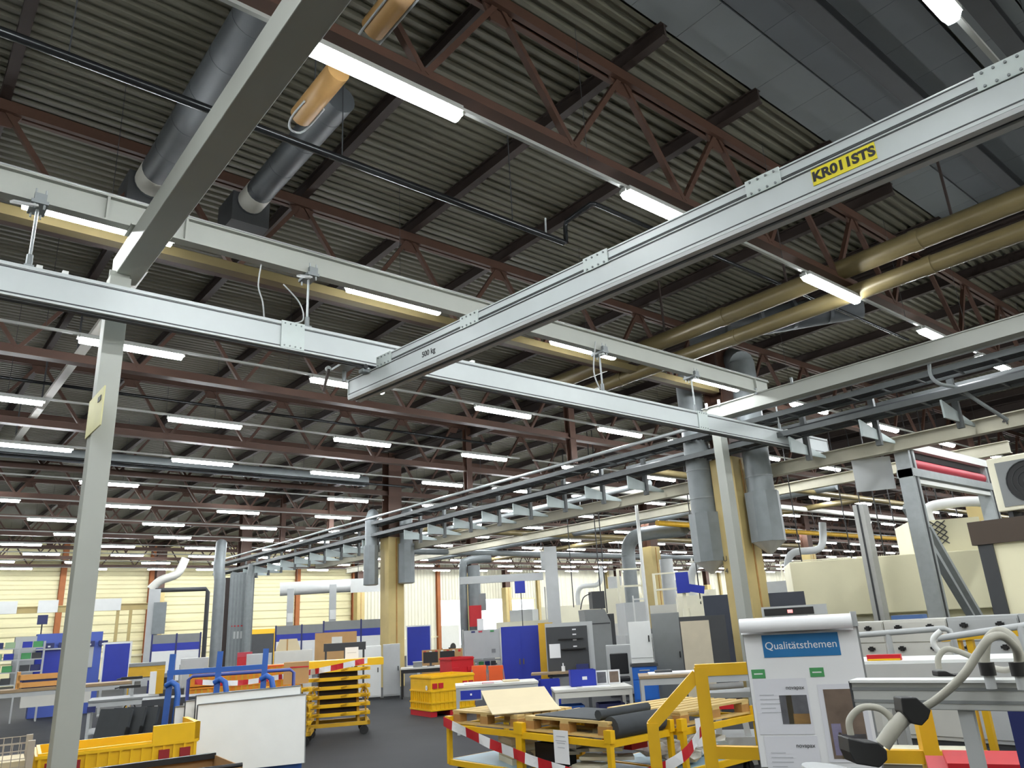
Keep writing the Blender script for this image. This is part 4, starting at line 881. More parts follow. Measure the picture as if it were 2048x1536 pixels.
cabinet('switch_cabinet', 'light grey cabinet with two keyholes behind the blue cart', 6.284, 19.513, -0.312, 0.608, .4, 1.35, m_lgrey, m_lgrey, 1)
cabinet('switch_cabinet', 'light grey equipment box behind the orange crates', 8.398, 20.874, -0.383, 0.640, .4, 1.33, m_lgrey, m_lgrey, 1)
cabinet('switch_cabinet', 'wide pale cabinet behind the lower shelf cart', 9.210, 20.529, -0.422, 0.986, .4, 1.36, m_offwhite, m_offwhite, 2)
t = thing('carton_row', 'beige carton with a slanted lid on the wide pale cabinet', 'carton', (9.054, 20.598, 1.362), -0.414); MB().prism([(-.3, 0), (.35, 0), (.25, .3), (-.2, .3)], -.15, .15).build('box_body', m_cardl, t); MB().bx(-.02, .02, -.155, -.15, 0, .3).build('seam', m_card, t)
t = thing('brown_board', 'brown cardboard board with a pale label behind the tall shelf cart', 'board', (10.898, 21.383, 0), -0.471); MB().bx(-.6, .6, 0, .03, .9, 1.78).build('panel', m_card, t); MB().bx(-.12, .18, -.004, 0, 1.35, 1.65).build('label_print', m_offwhite, t); MB().bx(-.5, -.46, 0, .03, 0, .9).build('leg', m_dark, t); MB().bx(.46, .5, 0, .03, 0, .9).build('leg', m_dark, t)
t = thing('dark_rack', 'dark flat rack on legs behind the top tray of the shelf cart', 'rack', (9.274, 17.720, 0), -0.482); MB().bx(-.5, .5, -.2, .2, 1.32, 1.5).build('rack_body', m_dark, t)
for s in (-.45, 0, .45): MB().bx(s-.02, s+.02, -.18, .18, 0, 1.32).build('leg', m_dark, t)
def partition(lab, px_pos, rz, w, h=1.9):
    t = thing('partition_frame', lab, 'partition', (*px_pos, 0), rz)
    for s in (-w/2, 0, w/2): MB().bx(s-.03, s+.03, -.03, .03, 0, h).build('post', m_navy, t)
    MB().bx(-w/2, w/2, -.02, .02, h-.62, h-.35).build('blue_band', m_dblue, t); MB().bx(-w/2, w/2, -.015, .015, h-.35, h-.03).build('grey_panel', m_mgrey, t); MB().bx(-w/2, w/2, -.015, .015, .4, h-.62).build('lower_panel', m_white, t)
partition('blue-banded partition left of the corrugated column', (9.442, 31.620), -0.290, 1.7, 2.1)
partition('blue-banded partition with grey panels right of the dark doorway', (13.771, 29.989), -0.430, 2.0, 2.2)
partition('white partition with blue rails behind the ochre column', (14.903, 27.183), -0.502, 2.8, 2.25)
t = thing('fire_point', 'red fire point trough by the corrugated column', 'fire point', (10.882, 27.957, 0), -0.371); MB().bx(-.4, .5, -.2, .2, 0, 1.15).build('trough', m_red, t); MB().bx(-.4, .1, -.21, .21, 1.15, 1.3).build('lid', m_pinkred, t)
# ---------------------------------------------------------------- manipulator with hoses (near, beside the flip chart)
A0 = Vector((3.895, 2.048, 1.241)); A1 = Vector((4.033, 1.342, 1.256)); AD = (A1-A0); AE = A0+AD*1.5; A0.z = AE.z = 1.24; up = Vector((0, 0, 1)); side = AD.cross(up).normalized()
t = thing('manipulator_arm', 'aluminium profile arm with grey hoses beside the flip chart', 'manipulator', (0, 0, 0))
MB().bar(A0, AE, .1, .12).build('profile', m_alu, t, bevel=.004)
for z in (-.025, .03): MB().bar(A0+up*z-side*-.051, AE+up*z-side*-.051, .004, .014).build('slot', m_mgrey, t)
MB().bar(A0+up*.065, AE+up*.065, .14, .012).build('cover_strip', m_white, t)
MB().bar(A0-AD.normalized()*.008, A0, .11, .13).build('end_cap', m_dark, t)
for k in (.66, 1.4):
    p_ = A0+AD*k; MB().bar((p_.x, p_.y, 0), (p_.x, p_.y, 1.18), .06, .06, AD).build('stand_leg', m_lgrey, t); MB().bar((p_.x-.25, p_.y-.1, .02), (p_.x+.25, p_.y+.1, .02), .1, .04).build('stand_foot', m_lgrey, t)
def hose(pts, r, sub=8): return MB().tube(pts, r, 10, sub=sub)
H = hose([(3.842, 1.281, 1.362), (3.845, 1.272, 1.405), (3.797, 1.257, 1.455), (3.738, 1.276, 1.504), (3.675, 1.306, 1.496), (3.656, 1.357, 1.438), (3.630, 1.426, 1.352), (3.631, 1.555, 1.254), (3.631, 1.678, 1.189), (3.607, 1.730, 1.152), (3.576, 1.791, 1.077)], .017).build('hose', m_hose, t); tag(H, 'long grey hose sweeping down to the black gripper')
hose([(3.898, 1.423, 1.357), (3.900, 1.420, 1.409), (3.908, 1.396, 1.482), (3.925, 1.347, 1.518), (3.911, 1.297, 1.490), (3.895, 1.281, 1.419), (3.890, 1.295, 1.368)], .02).build('hose', m_hose, t)
hose([(4.061, 1.694, 1.348), (4.064, 1.687, 1.400), (4.081, 1.644, 1.437), (4.110, 1.571, 1.408), (4.135, 1.503, 1.357), (4.060, 1.417, 1.345), (3.978, 1.347, 1.355)], .014).build('hose', m_hose, t)
hose([(3.516, 1.907, 1.108), (3.519, 1.902, 1.170), (3.545, 1.852, 1.219), (3.577, 1.790, 1.218), (3.596, 1.752, 1.181), (3.595, 1.755, 1.144), (3.568, 1.808, 1.067)], .015).build('hose', m_hose, t)
hose([(3.624, 1.694, 1.185), (3.583, 1.733, 1.141), (3.546, 1.785, 1.071)], .032, 3).build('gripper_tube', m_hose, t)
for q_ in ((3.843, 1.279, 1.373), (3.899, 1.421, 1.369)):
    v_ = Vector(q_); MB().cyl(v_-up*.035, v_+up*.02, .032, 12).build('sleeve', m_black, t); MB().cyl(v_-up*.09, v_-up*.035, .022, 10).build('nipple', m_lgrey, t)
def blob(name, pts, mat, th, parent):                          # plate traced round its outline, with thickness
    P = [Vector(p) for p in pts]; n = len(P); d = f_.copy(); d.z = 0; d.normalize(); d *= th
    return MB().add([p for p in P]+[p+d for p in P], [tuple(range(n)), tuple(range(2*n-1, n-1, -1))]+[(i, n+i, n+(i+1) % n, (i+1) % n) for i in range(n)]).build(name, mat, parent, bevel=.005)
blob('clamp_block', [(3.576, 1.677, 1.265), (3.602, 1.620, 1.265), (3.611, 1.600, 1.238), (3.621, 1.578, 1.214), (3.614, 1.593, 1.179), (3.602, 1.621, 1.151), (3.587, 1.655, 1.159), (3.575, 1.681, 1.205)], m_black, .08, t)
blob('gripper_head', [(3.378, 1.847, 1.116), (3.408, 1.790, 1.100), (3.433, 1.742, 1.097), (3.446, 1.718, 1.066), (3.444, 1.722, 1.031), (3.427, 1.754, 1.000), (3.384, 1.835, 1.014), (3.377, 1.849, 1.059)], m_black, .12, t)
blob('gripper_foot', [(4.150, 1.741, 1.332), (4.164, 1.706, 1.331), (4.177, 1.674, 1.312), (4.200, 1.616, 1.320), (4.200, 1.616, 1.304), (4.149, 1.741, 1.306)], m_black, .06, t)
MB().cyl((3.211, 1.838, 1.016), (3.204, 1.850, 0.932), .13, 20).build('suction_cup', m_lgrey, t)
MB().tube([(4.253, 1.753, 1.410), (4.245, 1.771, 1.449), (4.248, 1.764, 1.485), (4.263, 1.729, 1.515)], .014, 8, sub=4).build('cable_guide', m_white, t)
# machine table behind with white tray, handrail
B0 = Vector((6.462, 3.395, 1.244)); B1 = Vector((6.861, 2.184, 1.235)); B0.z = B1.z = 1.2; bd = (B1-B0).normalized(); bs = Vector((-bd.y, bd.x, 0))
t = thing('conveyor_table', 'grey-sided machine table with a white tray behind the hoses', 'machine table', (0, 0, 0))
MB().bar(B0-up*.08, B1+bd*.8-up*.08, .05, .16).build('side_panel', m_lgrey, t); MB().bar(B0+bs*.35+up*.01, B1+bd*.8+bs*.35+up*.01, .66, .02).build('tray', m_white, t); MB().bar(B0+bs*.7-up*.08, B1+bd*.8+bs*.7-up*.08, .05, .16).build('side_panel', m_lgrey, t)
for k in (.2, 1.5, 2.6):
    for j in (.02, .66): p_ = B0+bd*k+bs*j; MB().bar((p_.x, p_.y, 0), (p_.x, p_.y, 1.1), .07, .07, bd).build('leg', m_lgrey, t)
p_ = B0+bd*.25+bs*.12; q_ = thing('red_ruler_box', 'flat red box lying on the white tray behind the flip chart', 'box', (p_.x, p_.y, 1.222), math.atan2(bd.y, bd.x)); MB().bx(-.13, .13, -.04, .04, 0, .045).build('box_body', m_red, q_); MB().bx(-.125, .125, -.042, -.04, 0, .014).build('label_strip', m_yel, q_)
t = thing('hand_rail', 'curved grey tubular handrail in front of the grey enclosures', 'handrail', (0, 0, 0))
h0 = (7.614, 3.999, 1.388); h1 = (7.888, 3.168, 1.422); h2_ = (7.910, 3.113, 1.308); h3 = (7.768, 3.197, 1.339); h4 = (7.937, 2.426, 1.433)
MB().tube([h0, h1, ((h1[0]+h2_[0])/2+.03, (h1[1]+h2_[1])/2, h1[2]-.02), h2_, (h2_[0], h2_[1], .9)], .028, 10).build('tube', m_lgrey, t); MB().tube([h3, h4], .03, 10).build('tube', m_lgrey, t)
for p_ in (h0, (7.738, 3.637, 1.406), (7.903, 2.535, 1.422)): MB().tube([p_, (p_[0], p_[1], 0)], .03, 8).build('post', m_lgrey, t)
t = thing('yellow_barrier', 'short yellow barrier behind the grey handrail', 'barrier', (0, 0, 0)); y0_ = (8.520, 3.471, 1.313); y1_ = (8.698, 2.674, 1.349); MB().bar(y0_, y1_, .06, .07).build('rail', m_guard, t)
for p_ in ((8.575, 3.334, 1.311), (8.593, 3.231, 1.318), (8.689, 2.705, 1.346)): MB().bar((p_[0], p_[1], 0), p_, .06, .06).build('post', m_guard, t)
# red box and boards below
t = thing('red_case', 'faded red flat case standing low beside the hoses', 'case', (5.235, 1.990, .642), -1.232+.1); MB().bx(-.35, .35, -.25, .25, 0, .1).build('case_body', m_pinkred, t); MB().bx(-.25, .3, -.26, .2, .1, .14).build('lid', m_red, t)
t = thing('low_stand', 'grey low stand under the faded red case', 'stand', (5.235, 1.990, 0), -1.232+.1); MB().bx(-.4, .4, -.28, .28, .6, .638).build('stand_top', m_lgrey, t)
for s in (-.36, .36): MB().bx(s-.03, s+.03, -.25, .25, 0, .6).build('leg', m_lgrey, t)
t = thing('navy_post', 'dark navy post at the end of the aluminium arm', 'post', (4.636, 1.587, 0), -1.262); MB().bx(-.05, .05, -.05, .05, 0, 1.14).build('shaft', m_navy, t); MB().bx(-.12, .12, -.12, .12, 0, .02).build('foot_plate', m_navy, t)
t = thing('cream_carton', 'flat cream carton on the floor behind the guard rail', 'carton', (6.298, 2.820, 0), -1.184); MB().bx(-.35, .3, -.3, .3, 0, .56).build('box_body', m_mgrey, t); MB().bx(-.36, .31, -.31, .31, .56, .6).build('lid', m_creamw, t)
# ---------------------------------------------------------------- grey enclosures in a row
ys = [5.75, 4.95, 4.15, 3.35]
for i, y in enumerate(ys):
    t = thing('enclosure', ['off-white enclosure with black latches next to the flip chart top', 'off-white enclosure with black latches, second from the flip chart', 'light grey enclosure with black latches, third from the flip chart', 'light grey enclosure with black latches below the machine cabin'][i], 'enclosure', (10.8, y-.4, 0), -PI/2, 'grey enclosures')
    MB().bx(-.395, .395, -.35, .35, .05, 1.46+.008*i).build('body', m_offwhite if i < 2 else m_lgrey, t, bevel=.006); MB().bx(-.37, .37, -.33, .33, 0, .05).build('plinth', m_dark, t)
    for z0, z1 in ((1.2, 1.44), (.1, 1.18)):
        d_ = MB().bx(-.385, .385, -.365, -.35, z0, z1).build('door', m_offwhite if i < 2 else m_lgrey, t)
        for x in (-.2, .2): MB().bx(x-.045, x+.045, -.39, -.365, z1-.075, z1-.045).build('latch', m_black, d_); MB().bx(x-.02, x+.02, -.395, -.365, z1-.09, z1-.03).build('latch', m_black, d_)
    if i in (1, 3):
        q_ = thing('blue_pad', ['blue pad on top of the second enclosure', 'blue pad on top of the enclosure below the cabin'][i//2], 'pad', (10.8, y-.3, 1.468+.008*i), 0); MB().bx(-.3, -.15, -.2, .2, 0, .05).build('pad_body', M('pad_blue', (70, 100, 150), .6), q_); MB().bx(-.29, -.16, -.19, .19, .05, .055).build('pad_cover', m_mgrey, q_)
cabinet('enclosure_unit', 'taller plain grey enclosure under the machine cabin corner', 10.8, 1.8, -PI/2, 1.4, .6, 1.74, m_lgrey, m_lgrey, 2)
# cabin with air conditioner
t = thing('machine_cabin', 'cream machine cabin with a dark brown fascia at the picture edge', 'cabin', (13.3, 2.98, 0))
MB().bx(-1.3, 1.5, -2.2, 1.12, 0, 2.45).build('cabin_wall', m_cream, t); MB().bx(-1.36, 1.56, -2.26, 1.2, 2.4, 2.72).build('fascia', M('fascia_brown', (70, 58, 48), .6), t); MB().bx(-1.33, -1.3, .95, 1.14, 0, 2.4).build('corner_post', m_dark, t); MB().bx(-1.315, -1.3, -1.0, .5, .2, 2.3).build('wall_panel', m_cream, t)
t = thing('air_conditioner', 'cream air conditioner unit on the machine cabin roof', 'air conditioner', (12.4, 3.7, 2.72), -PI/2)
MB().bx(-.1, .85, -.3, .1, .1, .86).build('casing', m_creamw, t, bevel=.02); MB().bx(.0, .75, -.31, -.3, .16, .78).build('grille_plate', m_mgrey, t); MB().cyl((.38, -.325, .47), (.38, -.31, .47), .29, 24).build('fan_opening', m_black, t)
for s in (0, .7): MB().bx(s, s+.06, -.25, .1, 0, .1).build('foot', m_dark, t)
b = MB()
for i in range(4): b.tube([(.38+.07*(i+1)*math.cos(a*PI/12), -.33, .47+.07*(i+1)*math.sin(a*PI/12)) for a in range(25)], .004, 5)
tag(b.build('guard_rings', m_dark, t), kind='stuff')
# fast door frame
t = thing('roll_door_frame', 'tall zinc roll-door frame with a red curtain roll behind the enclosures', 'door frame', (14.6, 5.9, 0))
for x, w_ in ((0, .26), (3.75, .26)): MB().bx(x-w_/2, x+w_/2, -.13, .13, 0, 4.5).build('frame_post', m_zinc, t); MB().bx(x-.03, x+.03, -.14, -.13, 0, 4.4).build('guide_slot', m_dark, t)
MB().bx(-.13, 3.88, -.16, .16, 4.4, 4.55).build('head_beam', m_white, t); MB().bx(.2, 3.55, -.05, .05, 4.27, 4.39).build('gap_shade', m_dark, t); MB().cyl((.15, -.02, 4.16), (3.6, -.02, 4.16), .1, 16).build('curtain_roll', m_pinkred, t); MB().bx(-.13, 3.88, -.15, .15, 3.9, 4.05).build('lower_beam', m_zinc, t); MB().bx(.1, 3.65, -.12, .0, 3.78, 3.86).build('edge_strip', m_white, t)  # dark bar stands in for the shade under the head beam
MB().bar((.1, .2, 3.4), (3.1, .2, .2), .14, .14, (0, 1, 0)).build('brace', m_zinc, t); MB().bar((.1, -.1, 3.0), (2.6, -.1, .2), .08, .1, (0, 1, 0)).build('brace', m_zinc, t)
t = thing('profile_post', 'tall aluminium profile post beside the cream machine', 'post', (17.0, 8.05, 0)); MB().bx(-.12, .12, -.12, .12, 0, 3.86).build('shaft', m_alu, t); MB().bx(-.13, -.12, -.02, .02, 0, 3.86).build('slot', m_dark, t); MB().bx(-.25, .25, -.25, .25, 0, .03).build('foot_plate', m_alu, t)
t = thing('blank_sign', 'pale blank panel hanging next to the roll-door frame', 'panel', (14.5, 6.45, 3.75), R(-60)); MB().bx(-.38, .3, -.02, .02, 0, .62).build('panel', m_lgrey, t); MB().cyl((-.2, 0, .62), (-.2, 0, .9), .008, 5).build('hanging_wire', m_dark, t); MB().cyl((.2, 0, .62), (.2, 0, .9), .008, 5).build('hanging_wire', m_dark, t)
# cream machine
t = thing('cream_machine', 'big cream machine enclosure behind the aluminium post', 'machine', (18.600, 8.620, 0), -1.137+.18)
MB().bx(-2.1, 2.1, -.9, 1.0, 1.5, 2.75).build('upper_housing', m_cream, t, bevel=.02); MB().bx(-2.0, 2.0, -.6, 1.0, 0, 1.5).build('lower_body', m_cream, t); MB().bx(.7, 2.2, -.5, 1.0, 2.75, 3.5).build('rear_tower', m_cream, t)
for x in (-1.9, -1.0): MB().bx(x, x+.85, -.63, -.6, .9, 1.45).build('door', m_creamw, t)
b = MB()
for i in range(3):
    for j in range(4): b.bar((1.0+i*.16, -.51, 2.95+j*.13), (1.16+i*.16, -.51, 3.08+j*.13), .02); b.bar((1.0+i*.16, -.51, 3.08+j*.13), (1.16+i*.16, -.51, 2.95+j*.13), .02)
tag(b.build('vent_lattice', m_dark, t), kind='stuff'); MB().tube([(1.3, 0, 3.5), (1.3, 0, 3.8), (1.6, 0, 3.9), (2.4, 0, 3.9), (2.6, 0, 3.7), (2.6, 0, 3.0)], .12, 12, sub=4).build('exhaust_hose', m_white, t); MB().bx(2.1, 2.4, -.85, .9, 1.2, 2.7).build('yellow_end', m_wallyel, t)
# display board
t = thing('number_display', 'flat black number display with a red digit above the flip chart', 'display', (11.606, 6.895, 0), -1.035); MB().bx(-.5, .5, -.04, .06, 1.58, 1.74).build('case', m_lgrey, t); MB().bx(-.46, .3, -.05, -.04, 1.6, 1.71).build('screen', m_black, t); MB().bx(-.1, -.02, -.055, -.05, 1.63, 1.68).build('red_digit', EM('digit_red', (230, 20, 20), 1.5), t); MB().bx(-.04, .04, 0, .05, 0, 1.58).build('stand', m_dark, t); MB().bx(-.2, .2, -.2, .2, 0, .03).build('foot', m_dark, t)
# ---------------------------------------------------------------- hanging fan ducts at the columns
def fan_duct(lab, x, y, zb, r, ztop=6.8, hood=1.0, n=8, cone=.9):
    t = thing('fan_duct', lab, 'duct', (x, y, 0))
    MB().cyl((0, 0, zb+hood), (0, 0, ztop), r, 18).build('round_duct', m_ductgrey, t); MB().cyl((0, 0, zb), (0, 0, zb+hood), r*1.28, n).build('hood', m_ductgrey, t); MB().cyl((0, 0, zb-r*cone), (0, 0, zb), .03 if cone > .5 else r, 12, r*1.2).build('outlet_cone', m_offwhite, t)
    for z in (zb+hood+.3, zb+hood+.9): MB().cyl((0, 0, z), (0, 0, z+.03), r*1.04, 18).build('seam', m_zincd, t)
    MB().cyl((0, 0, ztop), (.35, .5, ztop+.3), r, 16).build('elbow', m_ductgrey, t)
fan_duct('grey fan duct with a pale cone left of the ochre U4 column', 13.465, 9.709, 2.72, .27)
fan_duct('grey fan duct with a pale cone right of the ochre U4 column', 13.793, 8.496, 3.0, .27)
fan_duct('small grey fan duct left of the middle ochre column', 13.057, 23.175, 3.25, .2, 5.4, 1.3, 8, .1)
fan_duct('small grey fan duct right of the middle ochre column', 13.977, 22.396, 3.25, .22, 5.4, 1.3, 8, .1)
for s_, z, sz in (('U', 2.74, .15), ('4', 2.5, .15)):
    o_ = thing('column_mark', f'painted {"letter U" if s_ == "U" else "digit 4"} on the ochre column', 'marking', (13.44, 9.33, z), -PI/2); text(s_, sz, m_dark, o_, frame((0, -.012, 0), (1, 0, 0), (0, 0, 1)))
# corrugated duct column and big pipe at the back
t = thing('clad_duct', 'tall grey ribbed duct with red markings beside the dark doorway', 'duct', (12.993, 34.644, 0), -0.359); w_ = 1.035/2
MB().bx(-w_, w_, -.4, .4, 0, 4.6).build('casing', m_ductgrey, t); MB().bx(-w_-.2, -w_, -.3, .3, 0, 4.4).build('brown_post', m_rustd, t); MB().bx(-.35, .35, -.42, -.4, 2.3, 2.35).build('red_line', m_red, t); MB().bx(-.3, .3, -.42, -.4, 1.8, 2.1).build('faded_sign', m_lgrey, t)
me = MB().bx(-.03, .03, -.44, -.4, .2, 4.5).mesh('rib', m_zincd)
for i in range(7): put('rib', me, t, (-w_+.1+i*(2*w_-.2)/6, 0, 0))
o = MB().tube([Vector((10.797, 31.184, 0)), Vector((10.797, 31.184, 4.0)), Vector((10.729, 31.207, 4.5)), Vector((11.089, 32.141, 5.6))], .22, 12).build('riser_pipe', m_ductgrey); tag(o, 'thick grey riser pipe left of the ribbed duct', 'pipe')
o = MB().tube([Vector((12.926, 33.600, .0)), Vector((12.926, 33.600, 4.4)), Vector((13.001, 33.570, 4.9))], .16, 10).build('riser_pipe', m_zincd); tag(o, 'thin grey riser pipe right of the ribbed duct', 'pipe')
t = thing('duct_frame', 'grey duct with switch boxes before the yellow wall', 'duct', (10.398, 38.625, 0), -0.263); MB().bx(-.25, .25, -.2, .2, 0, 4.2).build('duct', m_lgrey, t); MB().bx(.0, .55, -.3, .0, 2.2, 3.6).build('switch_box', m_ductgrey, t); MB().tube([(-.2, 0, 4.2), (.2, 0, 4.6), (.9, 0, 4.9), (1.2, 0, 5.6)], .2, 10, sub=4).build('bent_pipe', m_offwhite, t); MB().tube([(0, -.1, 4.15), (2.2, -.1, 4.15), (2.3, -.1, 4.0), (2.3, -.1, .4)], .1, 8).build('pipe_loop', m_dark, t)
# wall jib crane, white posts, white tube
t = thing('wall_gantry', 'ochre wall gantry beam with white plates and a hoist', 'gantry', (7.279, 41.364, 0), -0.174-.02); MB().ibeam((-6, 0, 3.55), (3.6, 0, 3.55), .2, .3, .04, .05).build('gantry_beam', m_colyel, t)
for x in (-2.7, -1.1, .7, 1.5): MB().bx(x, x+.8, -.16, -.12, 3.4, 3.95).build('sign_plate', m_white, t)
for x in (2.2, 2.75): MB().bar((x, 0, 0), (x, 0, 3.45), .14, .14).build('gantry_post', m_colyel, t)
MB().bx(-1.05, -.65, -.2, .2, 2.9, 3.3).build('hoist', m_navy, t); MB().cyl((-.85, 0, 2.2), (-.85, 0, 2.9), .03, 6).build('hook_chain', m_dark, t)
for x, z0 in ((578, 0), (664, 0)):
    o = thing('service_post', 'white service post with sockets, %s' % ('beside the brown wall post' if x == 578 else 'left of the small fan duct'), 'post', (*{578: (15.352, 34.761), 664: (16.194, 32.152)}[x], 0), -0.440); MB().bx(-.15, .15, -.15, .15, 0, 3.9).build('shaft', m_lgrey, o); MB().bx(-.12, .14, -.2, -.15, 2.4, 2.8).build('socket_box', m_white, o)
o = MB().tube([(17.262, 40.473, 4.25), (19.464, 39.461, 4.3), (21.358, 37.321, 4.25)], .35, 12).build('white_tube', m_white); MB().cyl((18.057, 40.124, 4.3), (18.057, 40.124, 7.925), .015, 5).build('hanging_rod', m_dark, o); MB().cyl((20.703, 38.144, 4.3), (20.703, 38.144, 7.925), .015, 5).build('hanging_rod', m_dark, o); tag(o, 'broad white tube hanging before the back wall', 'duct')  # plain white tube on two rods
o = thing('hanging_sign', 'white hanging sign board over the partitions', 'sign', (16.093, 28.810, 3.35), -0.509); MB().bx(-.7, .7, -.02, .02, 0, .55).build('panel', m_white, o); MB().cyl((0, 0, .55), (0, 0, 4.57), .01, 5).build('hanging_wire', m_dark, o)
# pipes and extinguisher before the open doors
t = thing('pipe_stand', 'pair of grey vertical pipes before the bright open doors', 'pipes', (20.319, 27.261, 0), -0.641); MB().tube([(-.35, 0, 0), (-.35, 0, 4.0), (-.2, .1, 4.5), (.4, .3, 4.6), (.9, .4, 4.6)], .17, 12, sub=4).build('bent_pipe', m_ductgrey, t); MB().cyl((.12, 0, 0), (.12, 0, 4.3), .28, 14).build('pipe_shaft', m_ductgrey, t); MB().bx(.3, .6, -.2, .1, 2.4, 3.1).build('switch_box', m_mgrey, t)
t = thing('hose_reel_box', 'red fire hose box on the pipes before the open doors', 'fire box', (20.028, 26.729, 1.75), -0.643); MB().bx(-.22, .3, -.15, .1, 0, .85).build('box_body', m_red, t); MB().bx(.1, .36, -.2, -.15, -.35, .3).build('white_sign', m_paper, t); MB().bx(-.2, .25, -.16, -.15, .05, .8).build('door', m_red, t)
t = thing('jib_crane', 'pale grey jib crane post with an arm and blue hoist', 'jib crane', (18.291, 19.861, 0), -0.744); MB().bx(-.22, .22, -.22, .22, 0, 4.25).build('post', m_lgrey, t); MB().bx(-.35, -.2, -.15, .15, 3.5, 4.1).build('bracket', m_lgrey, t); MB().bx(-3.2, -.3, -.08, .08, 3.15, 3.4).build('arm', m_lgrey, t); MB().bx(-1.3, -.95, -.12, .12, 2.75, 3.15).build('hoist', m_dblue, t); MB().cyl((-1.1, 0, 1.6), (-1.1, 0, 2.75), .015, 6).build('chain', m_dark, t)
# van outside
t = thing('delivery_van', 'white delivery van parked outside the open doors', 'van', (37.2, 55.5, -.05), R(10)); MB().prism([(-2.4, .35), (2.2, .35), (2.2, 2.1), (-1.0, 2.1), (-1.8, 1.25), (-2.4, 1.1)], -.9, .9).build('van_body', m_white, t); MB().prism([(-1.72, 1.28), (-1.0, 2.0), (-.3, 2.0), (-.3, 1.28)], -.92, -.9).build('side_window', m_glass, t)
for x in (-1.6, 1.4): MB().cyl((x, -.92, .35), (x, -.7, .35), .34, 16).build('wheel', m_black, t); MB().cyl((x, .7, .35), (x, .92, .35), .34, 16).build('wheel', m_black, t)
t = thing('display_board', 'blue board on a stand behind the ochre column, before the doors', 'board', (16.229, 25.231, 0), -0.572); MB().bx(-.4, .45, 0, .04, .5, 1.85).build('pin_board', m_dblue, t); MB().bx(-.44, .49, .01, .05, .46, 1.9).build('border_frame', m_white, t); MB().bx(-.05, .05, .02, .06, 0, .5).build('leg', m_lgrey, t)
# ---------------------------------------------------------------- machine hall beyond
rnd = random.Random(3)
def hall_machine(lab, x, y, rz, w, d, h, main, acc, style):
    t = thing('hall_machine', lab, 'machine', (x, y, 0), rz)
    MB().bx(-w/2, w/2, -d/2, d/2, 0, h*.55).build('base_body', main, t); MB().bx(-w/2+.1, w/2-.2, -d/2+.1, d/2, h*.55, h).build('upper_body', main, t); MB().bx(-w/2+.15, -w*.05, -d/2-.03, -d/2, h*.15, h*.5).build('door', acc, t); MB().bx(w*.05, w/2-.15, -d/2-.03, -d/2, h*.2, h*.5).build('window', m_glass, t); MB().bx(w/2, w/2+.3, -d/2, 0, h*.3, h*.62).build('control_box', m_mgrey, t)
    if style % 3 == 0: MB().tube([(0, 0, h), (0, 0, h+.6), (.3, 0, h+1.0), (1.2, .3, h+1.1), (1.4, .4, h+2.0)], .13, 10, sub=4).build('exhaust_pipe', m_lgrey, t)
    if style % 3 == 1: MB().bx(-w*.3, w*.1, -.3, .4, h, h+.55).build('filter_box', m_lgrey, t); MB().cyl((w*.3, 0, h), (w*.3, 0, h+1.6), .05, 8).build('mast', m_offwhite, t)
    if style % 3 == 2:
        for s in (-w*.4, w*.4): MB().bx(s-.04, s+.04, -.04, .04, h, h+1.1).build('rail_post', m_creamw, t)
        MB().bx(-w*.4, w*.4, -.03, .03, h+.5, h+.56).build('rail', m_creamw, t); MB().bx(-w*.4, w*.4, -.03, .03, h+1.05, h+1.1).build('rail', m_creamw, t)
    return t
HM = [((30.814, 31.409), 4, 2, 2.6, m_creamw, m_white, 0, 'cream machine under the distant wall behind the jib crane'), ((27.251, 25.027), 1.5, 1.5, 3.1, m_creamw, m_offwhite, 1, 'tall cream cabinet machine behind the grey machine tower'),
      ((19.421, 17.286), 1.0, 1.2, 2.2, m_lgrey, m_white, 2, 'light grey machine with a railing behind the white cabinet'), ((21.851, 17.509), 1.6, 1.5, 2.1, m_offwhite, m_white, 2, 'off-white machine with a railing beyond the third ochre column'),
      ((20.679, 15.760), 1.3, 1.4, 2.3, m_creamw, m_cream, 0, 'cream robot cell with an exhaust pipe left of the U4 column'), ((31.108, 25.146), 4.5, 2, 2.9, m_creamw, m_white, 1, 'long cream line of machines far behind the third column'),
      ((25.809, 15.294), 2.4, 2, 2.7, m_lgrey, m_white, 0, 'light grey machine with an exhaust pipe behind the number display'), ((36.943, 19.981), 5, 2.2, 3.0, m_creamw, m_white, 2, 'long pale machine behind the cream enclosure'),
      ((25.397, 9.165), 3, 2, 2.4, m_creamw, m_white, 1, 'pale machine between the roll-door frame and the cabin'), ((26.153, 30.266), 3.2, 1.8, 1.9, m_creamw, m_white, 1, 'low cream machine behind the deep blue cabinet')]
for i, (pos, w_, d_, h_, mm_, ac, st, lb) in enumerate(HM): hall_machine(lb, pos[0], pos[1], -0.863+.3*((i % 3)-1), w_, d_, h_, mm_, ac, st)
for i, ((x, y), w_, h_, lb) in enumerate((((17.048, 12.262), .7, 2.15, 'dark navy control cabinet left of the U4 column'), ((15.390, 9.334), .8, 2.05, 'dark grey control cabinet behind the number display'))):
    cabinet('control_cabinet', lb, x, y, -0.947, w_, .6, h_, M('cabinet_slate', (62, 68, 82), .5), None, 1)
t = thing('blue_robot', 'bright blue robot arm on a cream stand left of the U4 column', 'robot', (18.929, 14.755, 0), -0.909); MB().cyl((0, 0, 0), (0, 0, 1.9), .16, 12, .1).build('stand', m_creamw, t); MB().bx(-.2, .18, -.15, .15, 2.35, 2.95).build('body', m_dblue, t); MB().bar((.1, 0, 2.5), (.6, 0, 2.4), .2, .22).build('arm', m_dblue, t); MB().bar((0, 0, 1.9), (0, 0, 2.4), .1, .1).build('neck', m_creamw, t); MB().bar((.02, 0, 1.8), (.7, 0, 2.3), .06, .06).build('stay', m_creamw, t)
